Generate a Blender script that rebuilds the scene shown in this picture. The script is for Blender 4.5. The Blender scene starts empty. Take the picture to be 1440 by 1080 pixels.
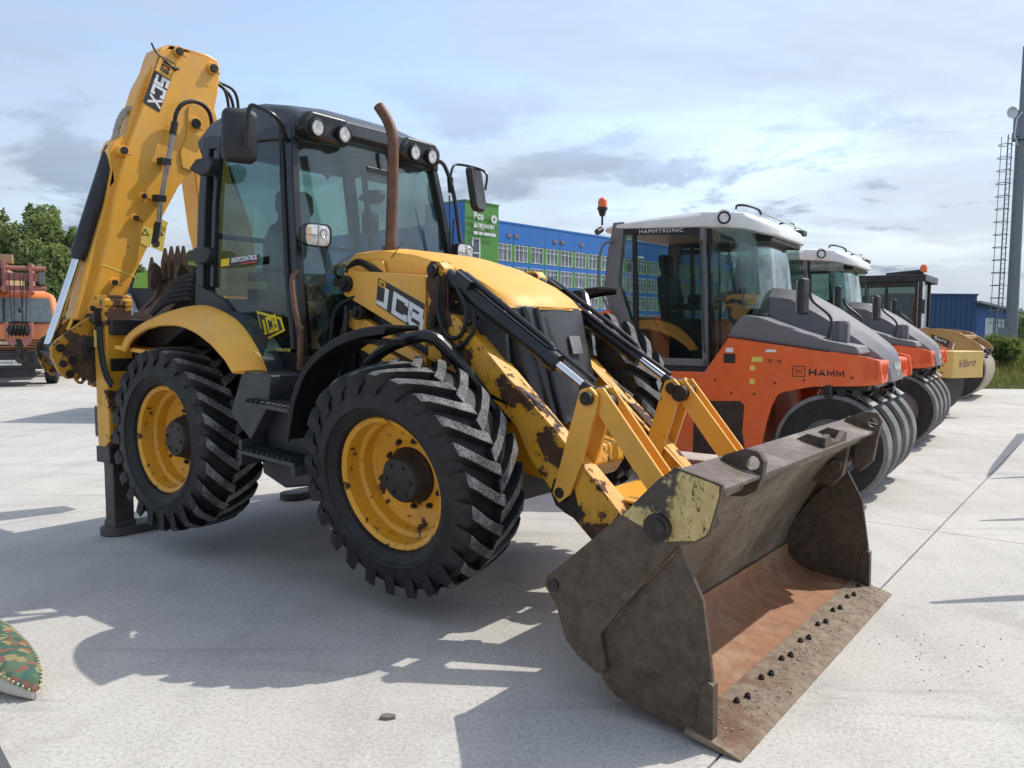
import bpy, bmesh, math, random
import numpy as np
from math import sin, cos, pi, radians as R
from mathutils import Vector, Matrix, geometry
random.seed(7)
scene = bpy.context.scene
COL = scene.collection

# ---------------------------------------------------------------- camera
PITCH, ROLL, CAMH = 3.99, 0.48, 1.632
cd = bpy.data.cameras.new('camera'); cam = bpy.data.objects.new('camera', cd); COL.objects.link(cam)
cd.sensor_width = 36; cd.lens = 1124.8 / 1440 * 36; cd.clip_start = 0.05; cd.clip_end = 3000
cam.matrix_world = Matrix.Translation((0, 0, CAMH)) @ Matrix.Rotation(R(90 - PITCH), 4, 'X') @ Matrix.Rotation(R(ROLL), 4, 'Z')
scene.camera = cam
# ---------------------------------------------------------------- light
SUN = Vector((.73, .39, 1.0)).normalized()
SUN_EL = math.asin(SUN.z); SUN_AZ = math.atan2(SUN.x, SUN.y)
w = bpy.data.worlds.new('World'); scene.world = w; w.use_nodes = True
nt = w.node_tree; N = nt.nodes; L = nt.links; N.clear()
out = N.new('ShaderNodeOutputWorld'); bg = N.new('ShaderNodeBackground'); bg.inputs['Strength'].default_value = .15
sky = N.new('ShaderNodeTexSky'); sky.sky_type = 'NISHITA'; sky.sun_disc = False
sky.sun_elevation = SUN_EL; sky.sun_rotation = SUN_AZ; sky.air_density = 1.0; sky.dust_density = 1.6; sky.ozone_density = 1.2
tc = N.new('ShaderNodeTexCoord'); sep = N.new('ShaderNodeSeparateXYZ'); L.new(tc.outputs['Generated'], sep.inputs[0])
def mth(op, a, b=None, c=None, clamp=False):
    n = N.new('ShaderNodeMath'); n.operation = op; n.use_clamp = clamp
    for i, v in enumerate((a, b, c)):
        if v is None: continue
        if isinstance(v, (int, float)): n.inputs[i].default_value = v
        else: L.new(v, n.inputs[i])
    return n.outputs[0]
zc = mth('MAXIMUM', sep.outputs['Z'], 0.0)
den = mth('ADD', zc, .16)
cmb = N.new('ShaderNodeCombineXYZ'); L.new(mth('DIVIDE', sep.outputs['X'], den), cmb.inputs[0]); L.new(mth('DIVIDE', sep.outputs['Y'], den), cmb.inputs[1])
def wnoise(scale, detail, rough, off, dist=0., sc=(1, 1, 1)):
    mp = N.new('ShaderNodeMapping'); mp.inputs['Location'].default_value = off; mp.inputs['Scale'].default_value = sc; mp.inputs['Rotation'].default_value = (0, 0, .5)
    L.new(cmb.outputs[0], mp.inputs[0])
    n = N.new('ShaderNodeTexNoise'); n.inputs['Scale'].default_value = scale; n.inputs['Detail'].default_value = detail; n.inputs['Roughness'].default_value = rough; n.inputs['Distortion'].default_value = dist
    L.new(mp.outputs[0], n.inputs['Vector']); return n.outputs['Fac']
def wramp(f, a, b):
    n = N.new('ShaderNodeMapRange'); n.interpolation_type = 'SMOOTHSTEP'; L.new(f, n.inputs['Value']); n.inputs['From Min'].default_value = a; n.inputs['From Max'].default_value = b
    return n.outputs['Result']
veil = wramp(wnoise(.55, 6, .6, (3, 1, 0), .5, (1, 1.6, 1)), .30, .62)
puff = wramp(wnoise(1.5, 9, .60, (8.2, 3.1, 2), .35), .50, .60)
low = wramp(zc, .34, .08)
hor = wramp(zc, .14, .0)
veil = mth('MAXIMUM', mth('MULTIPLY', veil, .80), mth('MULTIPLY', hor, .75))
def wmix(f, a, b):
    n = N.new('ShaderNodeMix'); n.data_type = 'RGBA'; L.new(f, n.inputs['Factor'])
    for i, v in ((6, a), (7, b)):
        if isinstance(v, tuple): n.inputs[i].default_value = v
        else: L.new(v, n.inputs[i])
    return n.outputs[2]
c1 = wmix(veil, sky.outputs[0], (2.35, 2.62, 3.05, 1))
c1 = wmix(mth('MULTIPLY', wramp(zc, .22, .0), .93), c1, (2.30, 2.56, 2.95, 1))
c2 = wmix(mth('MULTIPLY', puff, mth('MULTIPLY', low, .85)), c1, (1.15, 1.45, 1.95, 1))
top = wramp(wnoise(1.9, 8, .6, (2.2, 7.1, 5), .2), .56, .72)
c3 = wmix(mth('MULTIPLY', top, mth('MULTIPLY', low, .6)), c2, (2.75, 2.9, 3.15, 1))
L.new(c3, bg.inputs['Color']); L.new(bg.outputs[0], out.inputs['Surface'])
sd = bpy.data.lights.new('sun', 'SUN'); sd.energy = 2.25; sd.angle = R(.55); sd.color = (1, .955, .88)
so = bpy.data.objects.new('sun', sd); COL.objects.link(so); so.rotation_euler = SUN.to_track_quat('Z', 'Y').to_euler(); so.location = (20, 6, 25)
vs = scene.view_settings; vs.view_transform = 'Standard'; vs.look = 'None'; vs.exposure = .74; vs.gamma = 1; vs.use_curve_mapping = False
scene.cycles.max_bounces = 8; scene.cycles.transparent_max_bounces = 16; scene.cycles.use_denoising = True

# ---------------------------------------------------------------- materials
def newmat(name):
    m = bpy.data.materials.new(name); m.use_nodes = True; m.node_tree.nodes.clear(); return m
class NB:
    def __init__(s, m): s.t = m.node_tree; s.N = s.t.nodes; s.L = s.t.links
    def n(s, typ, **kw):
        n = s.N.new(typ)
        for k, v in kw.items(): setattr(n, k, v)
        return n
    def put(s, inp, v):
        if isinstance(v, bpy.types.NodeSocket): s.L.new(v, inp)
        elif v is not None: inp.default_value = (*v, 1) if isinstance(v, tuple) and len(v) == 3 and inp.type == 'RGBA' else v
    def coord(s, kind='Object', sc=(1, 1, 1), off=(0, 0, 0)):
        t = s.n('ShaderNodeTexCoord'); mp = s.n('ShaderNodeMapping'); s.L.new(t.outputs[kind], mp.inputs[0])
        mp.inputs['Scale'].default_value = sc; mp.inputs['Location'].default_value = off; return mp.outputs[0]
    def noise(s, scale, detail=4, rough=.55, co=None, dist=0.):
        n = s.n('ShaderNodeTexNoise'); n.inputs['Scale'].default_value = scale; n.inputs['Detail'].default_value = detail
        n.inputs['Roughness'].default_value = rough; n.inputs['Distortion'].default_value = dist
        if co is not None: s.L.new(co, n.inputs['Vector'])
        return n.outputs['Fac']
    def rng(s, v, a, b, c=0., d=1., smooth=False):
        n = s.n('ShaderNodeMapRange'); s.put(n.inputs['Value'], v)
        if smooth: n.interpolation_type = 'SMOOTHSTEP'
        n.inputs['From Min'].default_value = a; n.inputs['From Max'].default_value = b; n.inputs['To Min'].default_value = c; n.inputs['To Max'].default_value = d
        return n.outputs['Result']
    def mix(s, f, a, b, blend='MIX'):
        n = s.n('ShaderNodeMix', data_type='RGBA', blend_type=blend); s.put(n.inputs['Factor'], f); s.put(n.inputs[6], a); s.put(n.inputs[7], b); return n.outputs[2]
    def math(s, op, a, b=None, clamp=False):
        n = s.n('ShaderNodeMath', operation=op, use_clamp=clamp); s.put(n.inputs[0], a)
        if b is not None: s.put(n.inputs[1], b)
        return n.outputs[0]
    def bump(s, h, strength=.3, dist=.01):
        n = s.n('ShaderNodeBump'); n.inputs['Strength'].default_value = strength; n.inputs['Distance'].default_value = dist; s.L.new(h, n.inputs['Height']); return n.outputs[0]
    def out(s, col, rough=.5, metal=0., normal=None, spec=.5, coat=0., emit=None):
        b = s.n('ShaderNodeBsdfPrincipled'); s.put(b.inputs['Base Color'], col); s.put(b.inputs['Roughness'], rough); s.put(b.inputs['Metallic'], metal)
        b.inputs['Specular IOR Level'].default_value = spec
        if coat: b.inputs['Coat Weight'].default_value = coat; b.inputs['Coat Roughness'].default_value = .15
        if normal is not None: s.L.new(normal, b.inputs['Normal'])
        o = s.n('ShaderNodeOutputMaterial'); s.L.new(b.outputs[0], o.inputs[0]); return b
RUST1, RUST2 = (.028, .013, .009), (.11, .045, .022)
def paint(name, base, rust=.0, rscale=3., rough=.38, var=.12, spk=0., dirt=.15, rustcol=(RUST1, RUST2), coat=0., bumpy=.1):
    """paint; rust 0..1 sets how much of it has gone to patches, spk adds small chips"""
    m = newmat(name); b = NB(m); co = b.coord()
    v = b.noise(2.2, 5, .6, co)
    dk = tuple(c * (1 - var) for c in base); lt = tuple(min(1, c * (1 + var)) for c in base)
    col = b.mix(b.rng(v, .3, .7), dk, lt)
    g = b.noise(9, 6, .7, b.coord(sc=(1, 1, .35), off=(3, 1, 2)))
    col = b.mix(b.rng(g, .5, .8, 0, dirt), col, tuple(c * .35 + .02 for c in base))
    rv = rough
    rr = b.rng(b.noise(6, 4, .6, co), .3, .7, rough * .85, min(1, rough * 1.3))
    dust = b.noise(3.3, 7, .7, b.coord(off=(6, 2, 8))); col = b.mix(b.rng(dust, .48, .75, 0, .22), col, (.40, .36, .29))
    nrm = b.bump(b.noise(14, 3, .5, co), .12 * bumpy * 5, .004)
    if rust > 0 or spk > 0:
        rc = b.mix(b.rng(b.noise(11, 6, .7, b.coord(off=(5, 5, 5))), .35, .65), rustcol[0], rustcol[1])
        p = b.noise(rscale, 9, .62, b.coord(off=(1.7, 4.2, .3)), .15)
        mask = b.rng(p, .74 - .3 * rust, .755 - .3 * rust)
        if spk > 0:
            q = b.noise(26, 5, .6, b.coord(off=(2.3, 8.1, 1.4)))
            big = b.noise(1.6, 3, .5, b.coord(off=(9, 2, 4)))
            q2 = b.math('ADD', q, b.rng(big, .35, .7, -.08, .06))
            mask = b.math('MAXIMUM', mask, b.rng(q2, .76 - .2 * spk, .775 - .2 * spk))
        halo = b.rng(p, .69 - .3 * rust, .745 - .3 * rust, 0, .45)
        col = b.mix(halo if rust > 0 else 0., col, tuple(c * .55 for c in base))
        col = b.mix(mask, col, rc); rr = b.mix(mask, rr, (.85, .85, .85))
        nn = b.n('ShaderNodeBump'); nn.inputs['Strength'].default_value = .5; nn.inputs['Distance'].default_value = .003; nn.invert = True
        b.L.new(mask, nn.inputs['Height']); b.L.new(nrm, nn.inputs['Normal']); nrm = nn.outputs[0]
    b.out(col, rr, 0, nrm, .5, coat); return m
def plain(name, col, rough=.5, metal=0., var=.15, bump=0., sc=8., spec=.5):
    m = newmat(name); b = NB(m); co = b.coord()
    c = b.mix(b.rng(b.noise(sc, 5, .6, co), .3, .7), tuple(x * (1 - var) for x in col), tuple(min(1, x * (1 + var)) for x in col))
    nr = b.bump(b.noise(sc * 6, 4, .6, co), bump, .004) if bump else None
    b.out(c, b.rng(b.noise(sc * .7, 3, .5, co), .3, .7, rough * .85, min(1, rough * 1.15)), metal, nr, spec); return m
def glassmat(name, tint, fres=1.0, rough=.02, dirt=.06):
    m = newmat(name); b = NB(m)
    tr = b.n('ShaderNodeBsdfTransparent'); tr.inputs[0].default_value = (*tint, 1)
    gl = b.n('ShaderNodeBsdfGlossy'); gl.inputs['Roughness'].default_value = rough; gl.inputs[0].default_value = (1, 1, 1, 1)
    lw = b.n('ShaderNodeLayerWeight'); lw.inputs[0].default_value = .5
    f = b.math('MULTIPLY', b.math('ADD', b.math('MULTIPLY', b.math('POWER', lw.outputs['Facing'], 4.5), .9), .05), fres, True)
    ms = b.n('ShaderNodeMixShader'); b.L.new(f, ms.inputs[0]); b.L.new(tr.outputs[0], ms.inputs[1]); b.L.new(gl.outputs[0], ms.inputs[2])
    df = b.n('ShaderNodeBsdfDiffuse'); df.inputs[0].default_value = (.42, .44, .42, 1)
    m2 = b.n('ShaderNodeMixShader'); b.L.new(b.rng(b.noise(3, 6, .65, b.coord()), .4, .75, dirt * .3, dirt * 2), m2.inputs[0])
    b.L.new(ms.outputs[0], m2.inputs[1]); b.L.new(df.outputs[0], m2.inputs[2])
    o = b.n('ShaderNodeOutputMaterial'); b.L.new(m2.outputs[0], o.inputs[0]); return m
YEL = (.82, .405, .05)
M = {}
M['yellow'] = paint('yellow_paint', YEL, .12, 3.2, .34, .07, .35, .12, coat=.15)
M['yellow_clean'] = paint('yellow_paint_clean', YEL, 0, 3, .50, .08, .10, .16)
M['yellow_arm'] = paint('yellow_paint_chipped', (.72, .35, .022), .52, 2.7, .42, .1, .62, .22)
M['yellow_arm_rusty'] = paint('yellow_paint_rusty', (.72, .35, .022), .74, 3.0, .45, .1, .66, .3)
M['fender'] = plain('mudguard_plastic', (.010, .010, .011), .55, 0, .3, .1, 8, .3)
M['yellow_worn'] = paint('yellow_paint_worn', (.62, .30, .02), .86, 4.5, .5, .15, .9, .35, rustcol=((.03, .02, .016), (.13, .08, .05)))
M['yellow_rim'] = paint('yellow_rim_paint', (.74, .35, .02), .46, 7., .45, .10, .62, .3)
M['black'] = plain('black_paint', (.012, .013, .015), .34, 0, .3)
M['black_dull'] = plain('black_plastic', (.022, .023, .026), .55, 0, .3, .1)
M['darkgrey'] = plain('dark_grey_plastic', (.035, .038, .043), .5, 0, .2, .1)
M['roofgrey'] = plain('roof_grey', (.055, .062, .075), .38, 0, .15, .05)
M['chrome'] = plain('chrome', (.75, .76, .78), .12, 1, .05)
M['steel'] = plain('bare_steel', (.30, .29, .28), .4, .8, .3)
M['exhaust'] = plain('rusty_exhaust', (.15, .075, .045), .6, .35, .35, .2, 14)
M['hose'] = plain('rubber_hose', (.012, .012, .013), .5, 0, .3)
M['pin'] = plain('greasy_pin', (.035, .028, .026), .5, .4, .5, .3, 30)
M['seat'] = plain('seat_fabric', (.06, .062, .065), .85, 0, .3, .3, 20)
M['seat_light'] = plain('plastic_wrapped_seat', (.26, .28, .27), .3, 0, .3, .5, 7)
M['white'] = plain('white_print', (.78, .78, .76), .5, 0, .08)
M['whitepaint'] = plain('white_plastic', (.74, .74, .70), .35, 0, .06)
M['decalblack'] = plain('black_print', (.03, .025, .025), .45, 0, .15)
M['decalyellow'] = plain('yellow_print', (.75, .55, .02), .5, 0, .1)
M['stickeryellow'] = plain('sticker_yellow', (.80, .62, .12), .5, 0, .1)
M['red'] = plain('red_print', (.55, .03, .03), .5)
M['lens'] = plain('lamp_lens', (.72, .72, .70), .12, .35, .35, .6, 30)
M['amber'] = plain('amber_plastic', (.80, .16, .03), .2, 0, .1)
M['glass_cab'] = glassmat('cab_glass', (.62, .74, .70), 1.15)
M['glass_dark'] = glassmat('cab_glass_dark', (.54, .62, .60), .9, .02, .012)
M['glass_front'] = glassmat('windscreen_glass', (.66, .78, .74), 1.2, .02, .022)
M['mirror'] = plain('mirror_glass', (.8, .8, .8), .04, 1, .02)
M['interior'] = plain('interior_grey', (.045, .05, .052), .7, 0, .2)
M['orange'] = paint('orange_paint', (.84, .135, .028), .04, 3, .40, .07, .14, .25, coat=.1)
M['orangedk'] = plain('orange_recess', (.72, .11, .03), .35)
M['hood'] = plain('grey_hood', (.16, .155, .165), .5, 0, .06, .08)
M['brownpatch'] = plain('brown_primer_patch', (.045, .026, .018), .7, 0, .25, .3)
M['gold'] = paint('ochre_paint', (.42, .235, .07), .15, 4, .45, .1, .4, .25)
M['pale_yellow'] = paint('pale_yellow_paint', (.68, .45, .12), .12, 4, .45, .1, .3, .2)
M['drum'] = plain('dusty_drum', (.36, .30, .23), .6, .2, .15, .1)
M['purple'] = plain('purple_paint', (.20, .06, .14), .6)
M['hubgrey'] = plain('hub_dark', (.025, .021, .020), .5, .1, .4, .3, 20)
def rubber():
    m = newmat('tyre_rubber'); b = NB(m); co = b.coord()
    c = b.mix(b.rng(b.noise(7, 6, .7, co), .4, .8), (.010, .010, .011), (.036, .035, .033))
    b.out(c, .62, 0, b.bump(b.noise(60, 4, .6, co), .25, .003), .4); return m
M['rubber'] = rubber()
def lugdust(name, a, bcol):
    m = newmat(name); b = NB(m); co = b.coord()
    n1 = b.noise(110, 4, .8, co); n2 = b.noise(6, 4, .6, co)
    f = b.math('ADD', b.rng(n1, .38, .66), b.rng(n2, .3, .7, -.55, .35), True)
    b.out(b.mix(f, a, bcol), .85, 0, b.bump(n1, .4, .003), .2); return m
M['lugdust'] = lugdust('dusty_tread', (.055, .054, .053), (.34, .335, .325))
M['rollertread'] = lugdust('dusty_smooth_tread', (.13, .13, .125), (.27, .265, .25))
def bucketmat(name, kind):
    m = newmat(name); b = NB(m); co = b.coord()
    n1 = b.noise(2.6, 9, .68, co, .3); n2 = b.noise(18, 6, .7, b.coord(off=(3, 3, 3))); n3 = b.noise(1.1, 5, .6, b.coord(off=(7, 1, 2)))
    st = b.noise(7, 8, .7, b.coord(sc=(.85, 1.25, .8)), .3)
    if kind == 'outer':
        c = b.mix(b.rng(n2, .35, .65), (.054, .036, .023), (.108, .076, .050)); c = b.mix(b.rng(n1, .50, .70, 0, .6), c, (.145, .110, .080)); c = b.mix(b.rng(b.noise(30, 8, .75, b.coord(sc=(.35, 1, 1.8), off=(1, 7, 3)), 1.), .60, .66, 0, .5), c, (.22, .19, .155)); rg = .55
    elif kind == 'back':
        c = b.mix(b.rng(n1, .38, .62), (.115, .092, .065), (.27, .23, .165)); c = b.mix(b.rng(b.noise(14, 6, .7, b.coord(sc=(1, .6, 1.6))), .58, .66), c, (.060, .05, .04)); rg = .6
        c = b.mix(b.rng(n3, .46, .68, 0, .8), c, (.10, .075, .052)); c = b.mix(b.rng(b.noise(22, 8, .75, b.coord(sc=(1, .3, 1.5), off=(3, 6, 1)), .8), .58, .64, 0, .5), c, (.36, .32, .25))
    elif kind == 'beam':
        c = b.mix(b.rng(n2, .35, .65), (.075, .048, .033), (.14, .10, .075)); c = b.mix(b.rng(n1, .50, .66, 0, .8), c, (.27, .235, .19)); rg = .55
    elif kind == 'floor':
        c = b.mix(b.rng(st, .35, .65), (.22, .095, .043), (.36, .18, .09)); c = b.mix(b.rng(n1, .48, .66, 0, .85), c, (.37, .27, .185)); c = b.mix(b.rng(n2, .62, .72), c, (.06, .03, .02)); rg = .6
    elif kind == 'edge':
        c = b.mix(b.rng(n2, .35, .65), (.15, .105, .07), (.29, .225, .16)); c = b.mix(b.rng(n1, .5, .6), c, (.15, .075, .045)); rg = .85
    else:  # worn: cream paint with black scratches at the bare edge
        c = b.mix(b.rng(n2, .3, .7), (.42, .31, .12), (.60, .47, .20))
        sc = b.noise(15, 10, .75, b.coord(sc=(1.6, 1, .7), off=(2, 0, 5)), 2.0)
        c = b.mix(b.rng(sc, .55, .59), c, (.035, .03, .026)); rg = .5
        c = b.mix(b.rng(b.noise(3.2, 6, .6, b.coord(off=(4, 4, 1))), .52, .56), c, (.055, .042, .034))
    b.out(c, rg, .1, b.bump(n2, .5, .006), .45); return m
for k in ('outer', 'back', 'floor', 'edge', 'worn', 'beam'): M['b_' + k] = bucketmat('bucket_' + k, k)

def concrete():
    m = newmat('concrete'); b = NB(m); co = b.coord()
    big = b.noise(.35, 5, .6, co); mid = b.noise(1.7, 6, .65, co, .4); fine = b.noise(55, 4, .75, co); grit = b.noise(210, 2, .6, co)
    brm = b.noise(4.5, 4, .6, b.coord(sc=(1, .12, 1), off=(1, 2, 0)))
    c = b.mix(b.rng(big, .3, .7), (.49, .465, .420), (.60, .574, .522))
    c = b.mix(b.rng(mid, .45, .75, 0, .5), c, (.36, .345, .315))
    c = b.mix(b.rng(brm, .45, .75, 0, .35), c, (.58, .565, .53))
    c = b.mix(b.rng(fine, .47, .64, 0, .55), c, (.25, .235, .21))
    c = b.mix(b.rng(grit, .63, .70, 0, .65), c, (.13, .12, .11))
    c = b.mix(b.rng(b.noise(80, 3, .7, b.coord(off=(9, 9, 9))), .58, .68, 0, .5), c, (.68, .66, .62))
    # dark scuffs left by tyres
    sx = b.noise(1.2, 6, .7, b.coord(sc=(.25, 2.2, 1), off=(5, 3, 0)), .6)
    c = b.mix(b.rng(sx, .56, .68, 0, .38), c, (.24, .23, .215))
    st = b.noise(.8, 8, .7, b.coord(off=(12, 4, 0)), .8)
    c = b.mix(b.rng(st, .58, .68, 0, .35), c, (.27, .24, .20))
    trk = b.n('ShaderNodeTexWave'); trk.inputs['Scale'].default_value = .55; trk.inputs['Distortion'].default_value = 3.; trk.inputs['Detail'].default_value = 3; b.L.new(b.coord(sc=(.8, .18, 1), off=(2, 0, 0)), trk.inputs['Vector'])
    c = b.mix(b.math('MULTIPLY', b.rng(trk.outputs['Fac'], .82, .97), b.rng(b.noise(24, 4, .7, co), .45, .6, 0, .20)), c, (.22, .21, .19))
    h = b.math('ADD', b.math('MULTIPLY', fine, .7), b.math('MULTIPLY', grit, .5))
    b.out(c, .82, 0, b.bump(h, .35, .006), .3); return m
M['concrete'] = concrete()
M['joint'] = plain('joint_filler', (.07, .065, .06), .9)
def soil():
    m = newmat('grassy_soil'); b = NB(m); co = b.coord()
    c = b.mix(b.rng(b.noise(.6, 8, .7, co), .4, .6), (.06, .085, .025), (.12, .12, .05)); c = b.mix(b.rng(b.noise(3, 6, .7, co), .55, .7), c, (.17, .14, .09))
    b.out(c, .95, 0, b.bump(b.noise(9, 6, .7, co), .8, .05), .2); return m
M['soil'] = soil()
def leafmat(name, a, c2):
    m = newmat(name); b = NB(m); co = b.coord()
    g = b.n('ShaderNodeNewGeometry')
    f = b.math('ADD', b.rng(b.noise(.9, 3, .6, co), .3, .7, 0, .6), b.math('MULTIPLY', g.outputs['Random Per Island'], .4))
    col = b.mix(f, a, c2)
    d = b.n('ShaderNodeBsdfDiffuse'); b.L.new(col, d.inputs[0]); t = b.n('ShaderNodeBsdfTranslucent'); b.L.new(b.mix(.5, col, (.25, .3, .03)), t.inputs[0])
    ms = b.n('ShaderNodeMixShader'); ms.inputs[0].default_value = .42; b.L.new(d.outputs[0], ms.inputs[1]); b.L.new(t.outputs[0], ms.inputs[2])
    o = b.n('ShaderNodeOutputMaterial'); b.L.new(ms.outputs[0], o.inputs[0]); return m
M['leaf'] = leafmat('leaf', (.17, .23, .09), (.32, .39, .18))
M['leaf_dark'] = leafmat('leaf_dark', (.10, .15, .055), (.20, .26, .11))
M['weed'] = leafmat('weed', (.10, .115, .04), (.30, .27, .14))
M['bark'] = plain('bark', (.09, .07, .05), .9, 0, .3, .6)
# ---------------------------------------------------------------- mesh helpers
class MB:
    def __init__(s): s.v = []; s.f = []; s.mi = []; s.cur = 0
    def add(s, vs, fs, mi=None):
        k = len(s.v); s.v += [tuple(p) for p in vs]; s.f += [tuple(i + k for i in f) for f in fs]; s.mi += [s.cur if mi is None else mi] * len(fs); return s
    def box(s, c, d, rot=None, mi=None):
        x, y, z = (q / 2 for q in d); P = [Vector((a * x, b * y, e * z)) for a in (-1, 1) for b in (-1, 1) for e in (-1, 1)]
        if rot is not None: P = [rot @ p for p in P]
        P = [p + Vector(c) for p in P]
        return s.add(P, [(0, 1, 3, 2), (4, 6, 7, 5), (0, 4, 5, 1), (2, 3, 7, 6), (0, 2, 6, 4), (1, 5, 7, 3)], mi)
    def bb(s, x0, x1, y0, y1, z0, z1, mi=None): return s.box(((x0 + x1) / 2, (y0 + y1) / 2, (z0 + z1) / 2), (abs(x1 - x0), abs(y1 - y0), abs(z1 - z0)), None, mi)
    def prism(s, poly, ax, a, b, holes=(), mi=None):
        def P(p, t): return {0: (t, p[0], p[1]), 1: (p[0], t, p[1]), 2: (p[0], p[1], t)}[ax]
        loops = [list(poly)] + [list(h) for h in holes]
        flat = [p for l in loops for p in l]; n = len(flat)
        tris = geometry.tessellate_polygon([[Vector((p[0], p[1], 0)) for p in l] for l in loops])
        vs = [P(p, a) for p in flat] + [P(p, b) for p in flat]
        fs = [tuple(t) for t in tris] + [tuple(i + n for i in reversed(t)) for t in tris]
        k = 0
        for l in loops:
            m = len(l)
            for i in range(m): j = (i + 1) % m; fs.append((k + i, k + j, k + j + n, k + i + n))
            k += m
        return s.add(vs, fs, mi)
    def ring(s, c, u, v, r, n, ph=0): return [c + u * (r * cos(ph + 2 * pi * i / n)) + v * (r * sin(ph + 2 * pi * i / n)) for i in range(n)]
    def tube(s, pts, r, n=10, mi=None, caps=True):
        P = [Vector(p) for p in pts]; rs = r if isinstance(r, (list, tuple)) else [r] * len(P)
        vs = []; t = (P[1] - P[0]).normalized(); u = t.orthogonal().normalized()
        for i, p in enumerate(P):
            t2 = ((P[min(i + 1, len(P) - 1)] - P[i]).normalized() + (P[i] - P[max(i - 1, 0)]).normalized())
            t2 = t2.normalized() if t2.length > 1e-6 else t
            u = (u - t2 * u.dot(t2)); u = u.normalized() if u.length > 1e-5 else t2.orthogonal().normalized()
            vs += s.ring(p, u, t2.cross(u), rs[i], n); t = t2
        fs = []
        for i in range(len(P) - 1):
            for j in range(n): a = i * n + j; b = i * n + (j + 1) % n; fs.append((a, b, b + n, a + n))
        if caps: fs += [tuple(range(n))[::-1], tuple(range((len(P) - 1) * n, len(P) * n))]
        return s.add(vs, fs, mi)
    def cyl(s, a, b, r, r2=None, n=16, mi=None): return s.tube([a, b], [r, r if r2 is None else r2], n, mi)
    def lathe(s, prof, c, axis, n=32, mi=None, closed=False):
        """prof: (along axis, radius)"""
        c = Vector(c); ax = Vector(axis).normalized(); u = ax.orthogonal().normalized(); v = ax.cross(u); vs = []
        for h, r in prof: vs += s.ring(c + ax * h, u, v, max(r, 1e-4), n)
        m = len(prof); fs = []
        for i in range(m if closed else m - 1):
            for j in range(n): a = i * n + j; b = i * n + (j + 1) % n; i2 = (i + 1) % m; fs.append((a, b, i2 * n + (j + 1) % n, i2 * n + j))
        if not closed and prof[0][1] < 1e-3: pass
        return s.add(vs, fs, mi)
    def loft(s, rings, mi=None, caps=True, closed=True):
        n = len(rings[0]); vs = [p for r in rings for p in r]; fs = []
        for i in range(len(rings) - 1):
            for j in range(n if closed else n - 1): a = i * n + j; b = i * n + (j + 1) % n; fs.append((a, b, b + n, a + n))
        if caps and closed: fs += [tuple(range(n))[::-1], tuple(range((len(rings) - 1) * n, len(rings) * n))]
        return s.add(vs, fs, mi)
    def sphere(s, c, r, nu=12, nv=8, sc=(1, 1, 1), mi=None):
        c = Vector(c); rings = []
        for i in range(nv + 1):
            t = pi * i / nv; rr = max(sin(t), 1e-3) * r; rings.append([c + Vector((rr * cos(2 * pi * j / nu) * sc[0], rr * sin(2 * pi * j / nu) * sc[1], r * cos(t) * sc[2])) for j in range(nu)])
        return s.loft(rings, mi)
    def build(s, name, mats, parent=None, bevel=0., smooth=True, ang=35, seg=2, kind=None, label=None):
        me = bpy.data.meshes.new(name); me.from_pydata(s.v, [], s.f)
        mats = mats if isinstance(mats, (list, tuple)) else [mats]
        for k in mats: me.materials.append(M[k] if isinstance(k, str) else k)
        if len(mats) > 1: me.polygons.foreach_set('material_index', s.mi)
        bm = bmesh.new(); bm.from_mesh(me); bmesh.ops.recalc_face_normals(bm, faces=bm.faces)
        if smooth:
            ca = R(ang)
            for e in bm.edges:
                e.smooth = not (len(e.link_faces) != 2 or e.calc_face_angle(9) > ca)
            for f in bm.faces: f.smooth = True
        bm.to_mesh(me); bm.free()
        o = bpy.data.objects.new(name, me); COL.objects.link(o)
        if parent is not None: o.parent = parent
        if bevel:
            md = o.modifiers.new('bevel', 'BEVEL'); md.width = bevel; md.segments = seg; md.limit_method = 'ANGLE'; md.angle_limit = R(40); md.harden_normals = smooth
        if kind: o['kind'] = kind
        if label: o['label'] = label
        return o
def tag(o, label=None, cat=None, group=None, kind=None):
    if label: o['label'] = label
    if cat: o['category'] = cat
    if group: o['group'] = group
    if kind: o['kind'] = kind
    return o
def empty(name, mw=None, parent=None):
    o = bpy.data.objects.new(name, None); COL.objects.link(o); o.empty_display_size = .3
    if mw is not None: o.matrix_world = mw if parent is None else o.matrix_world
    if parent is not None:
        o.parent = parent
        if mw is not None: o.matrix_local = mw
    return o
def frame(x, y, head, tilt=0, z=0): return Matrix.Translation((x, y, z)) @ Matrix.Rotation(R(head), 4, 'Z') @ Matrix.Rotation(R(tilt), 4, 'Y')
def copy_tree(o, parent=None):
    c = o.copy(); COL.objects.link(c); c.parent = parent
    for ch in list(o.children): copy_tree(ch, c)
    return c
def reparent_local(o, mat): o.matrix_local = mat
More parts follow.
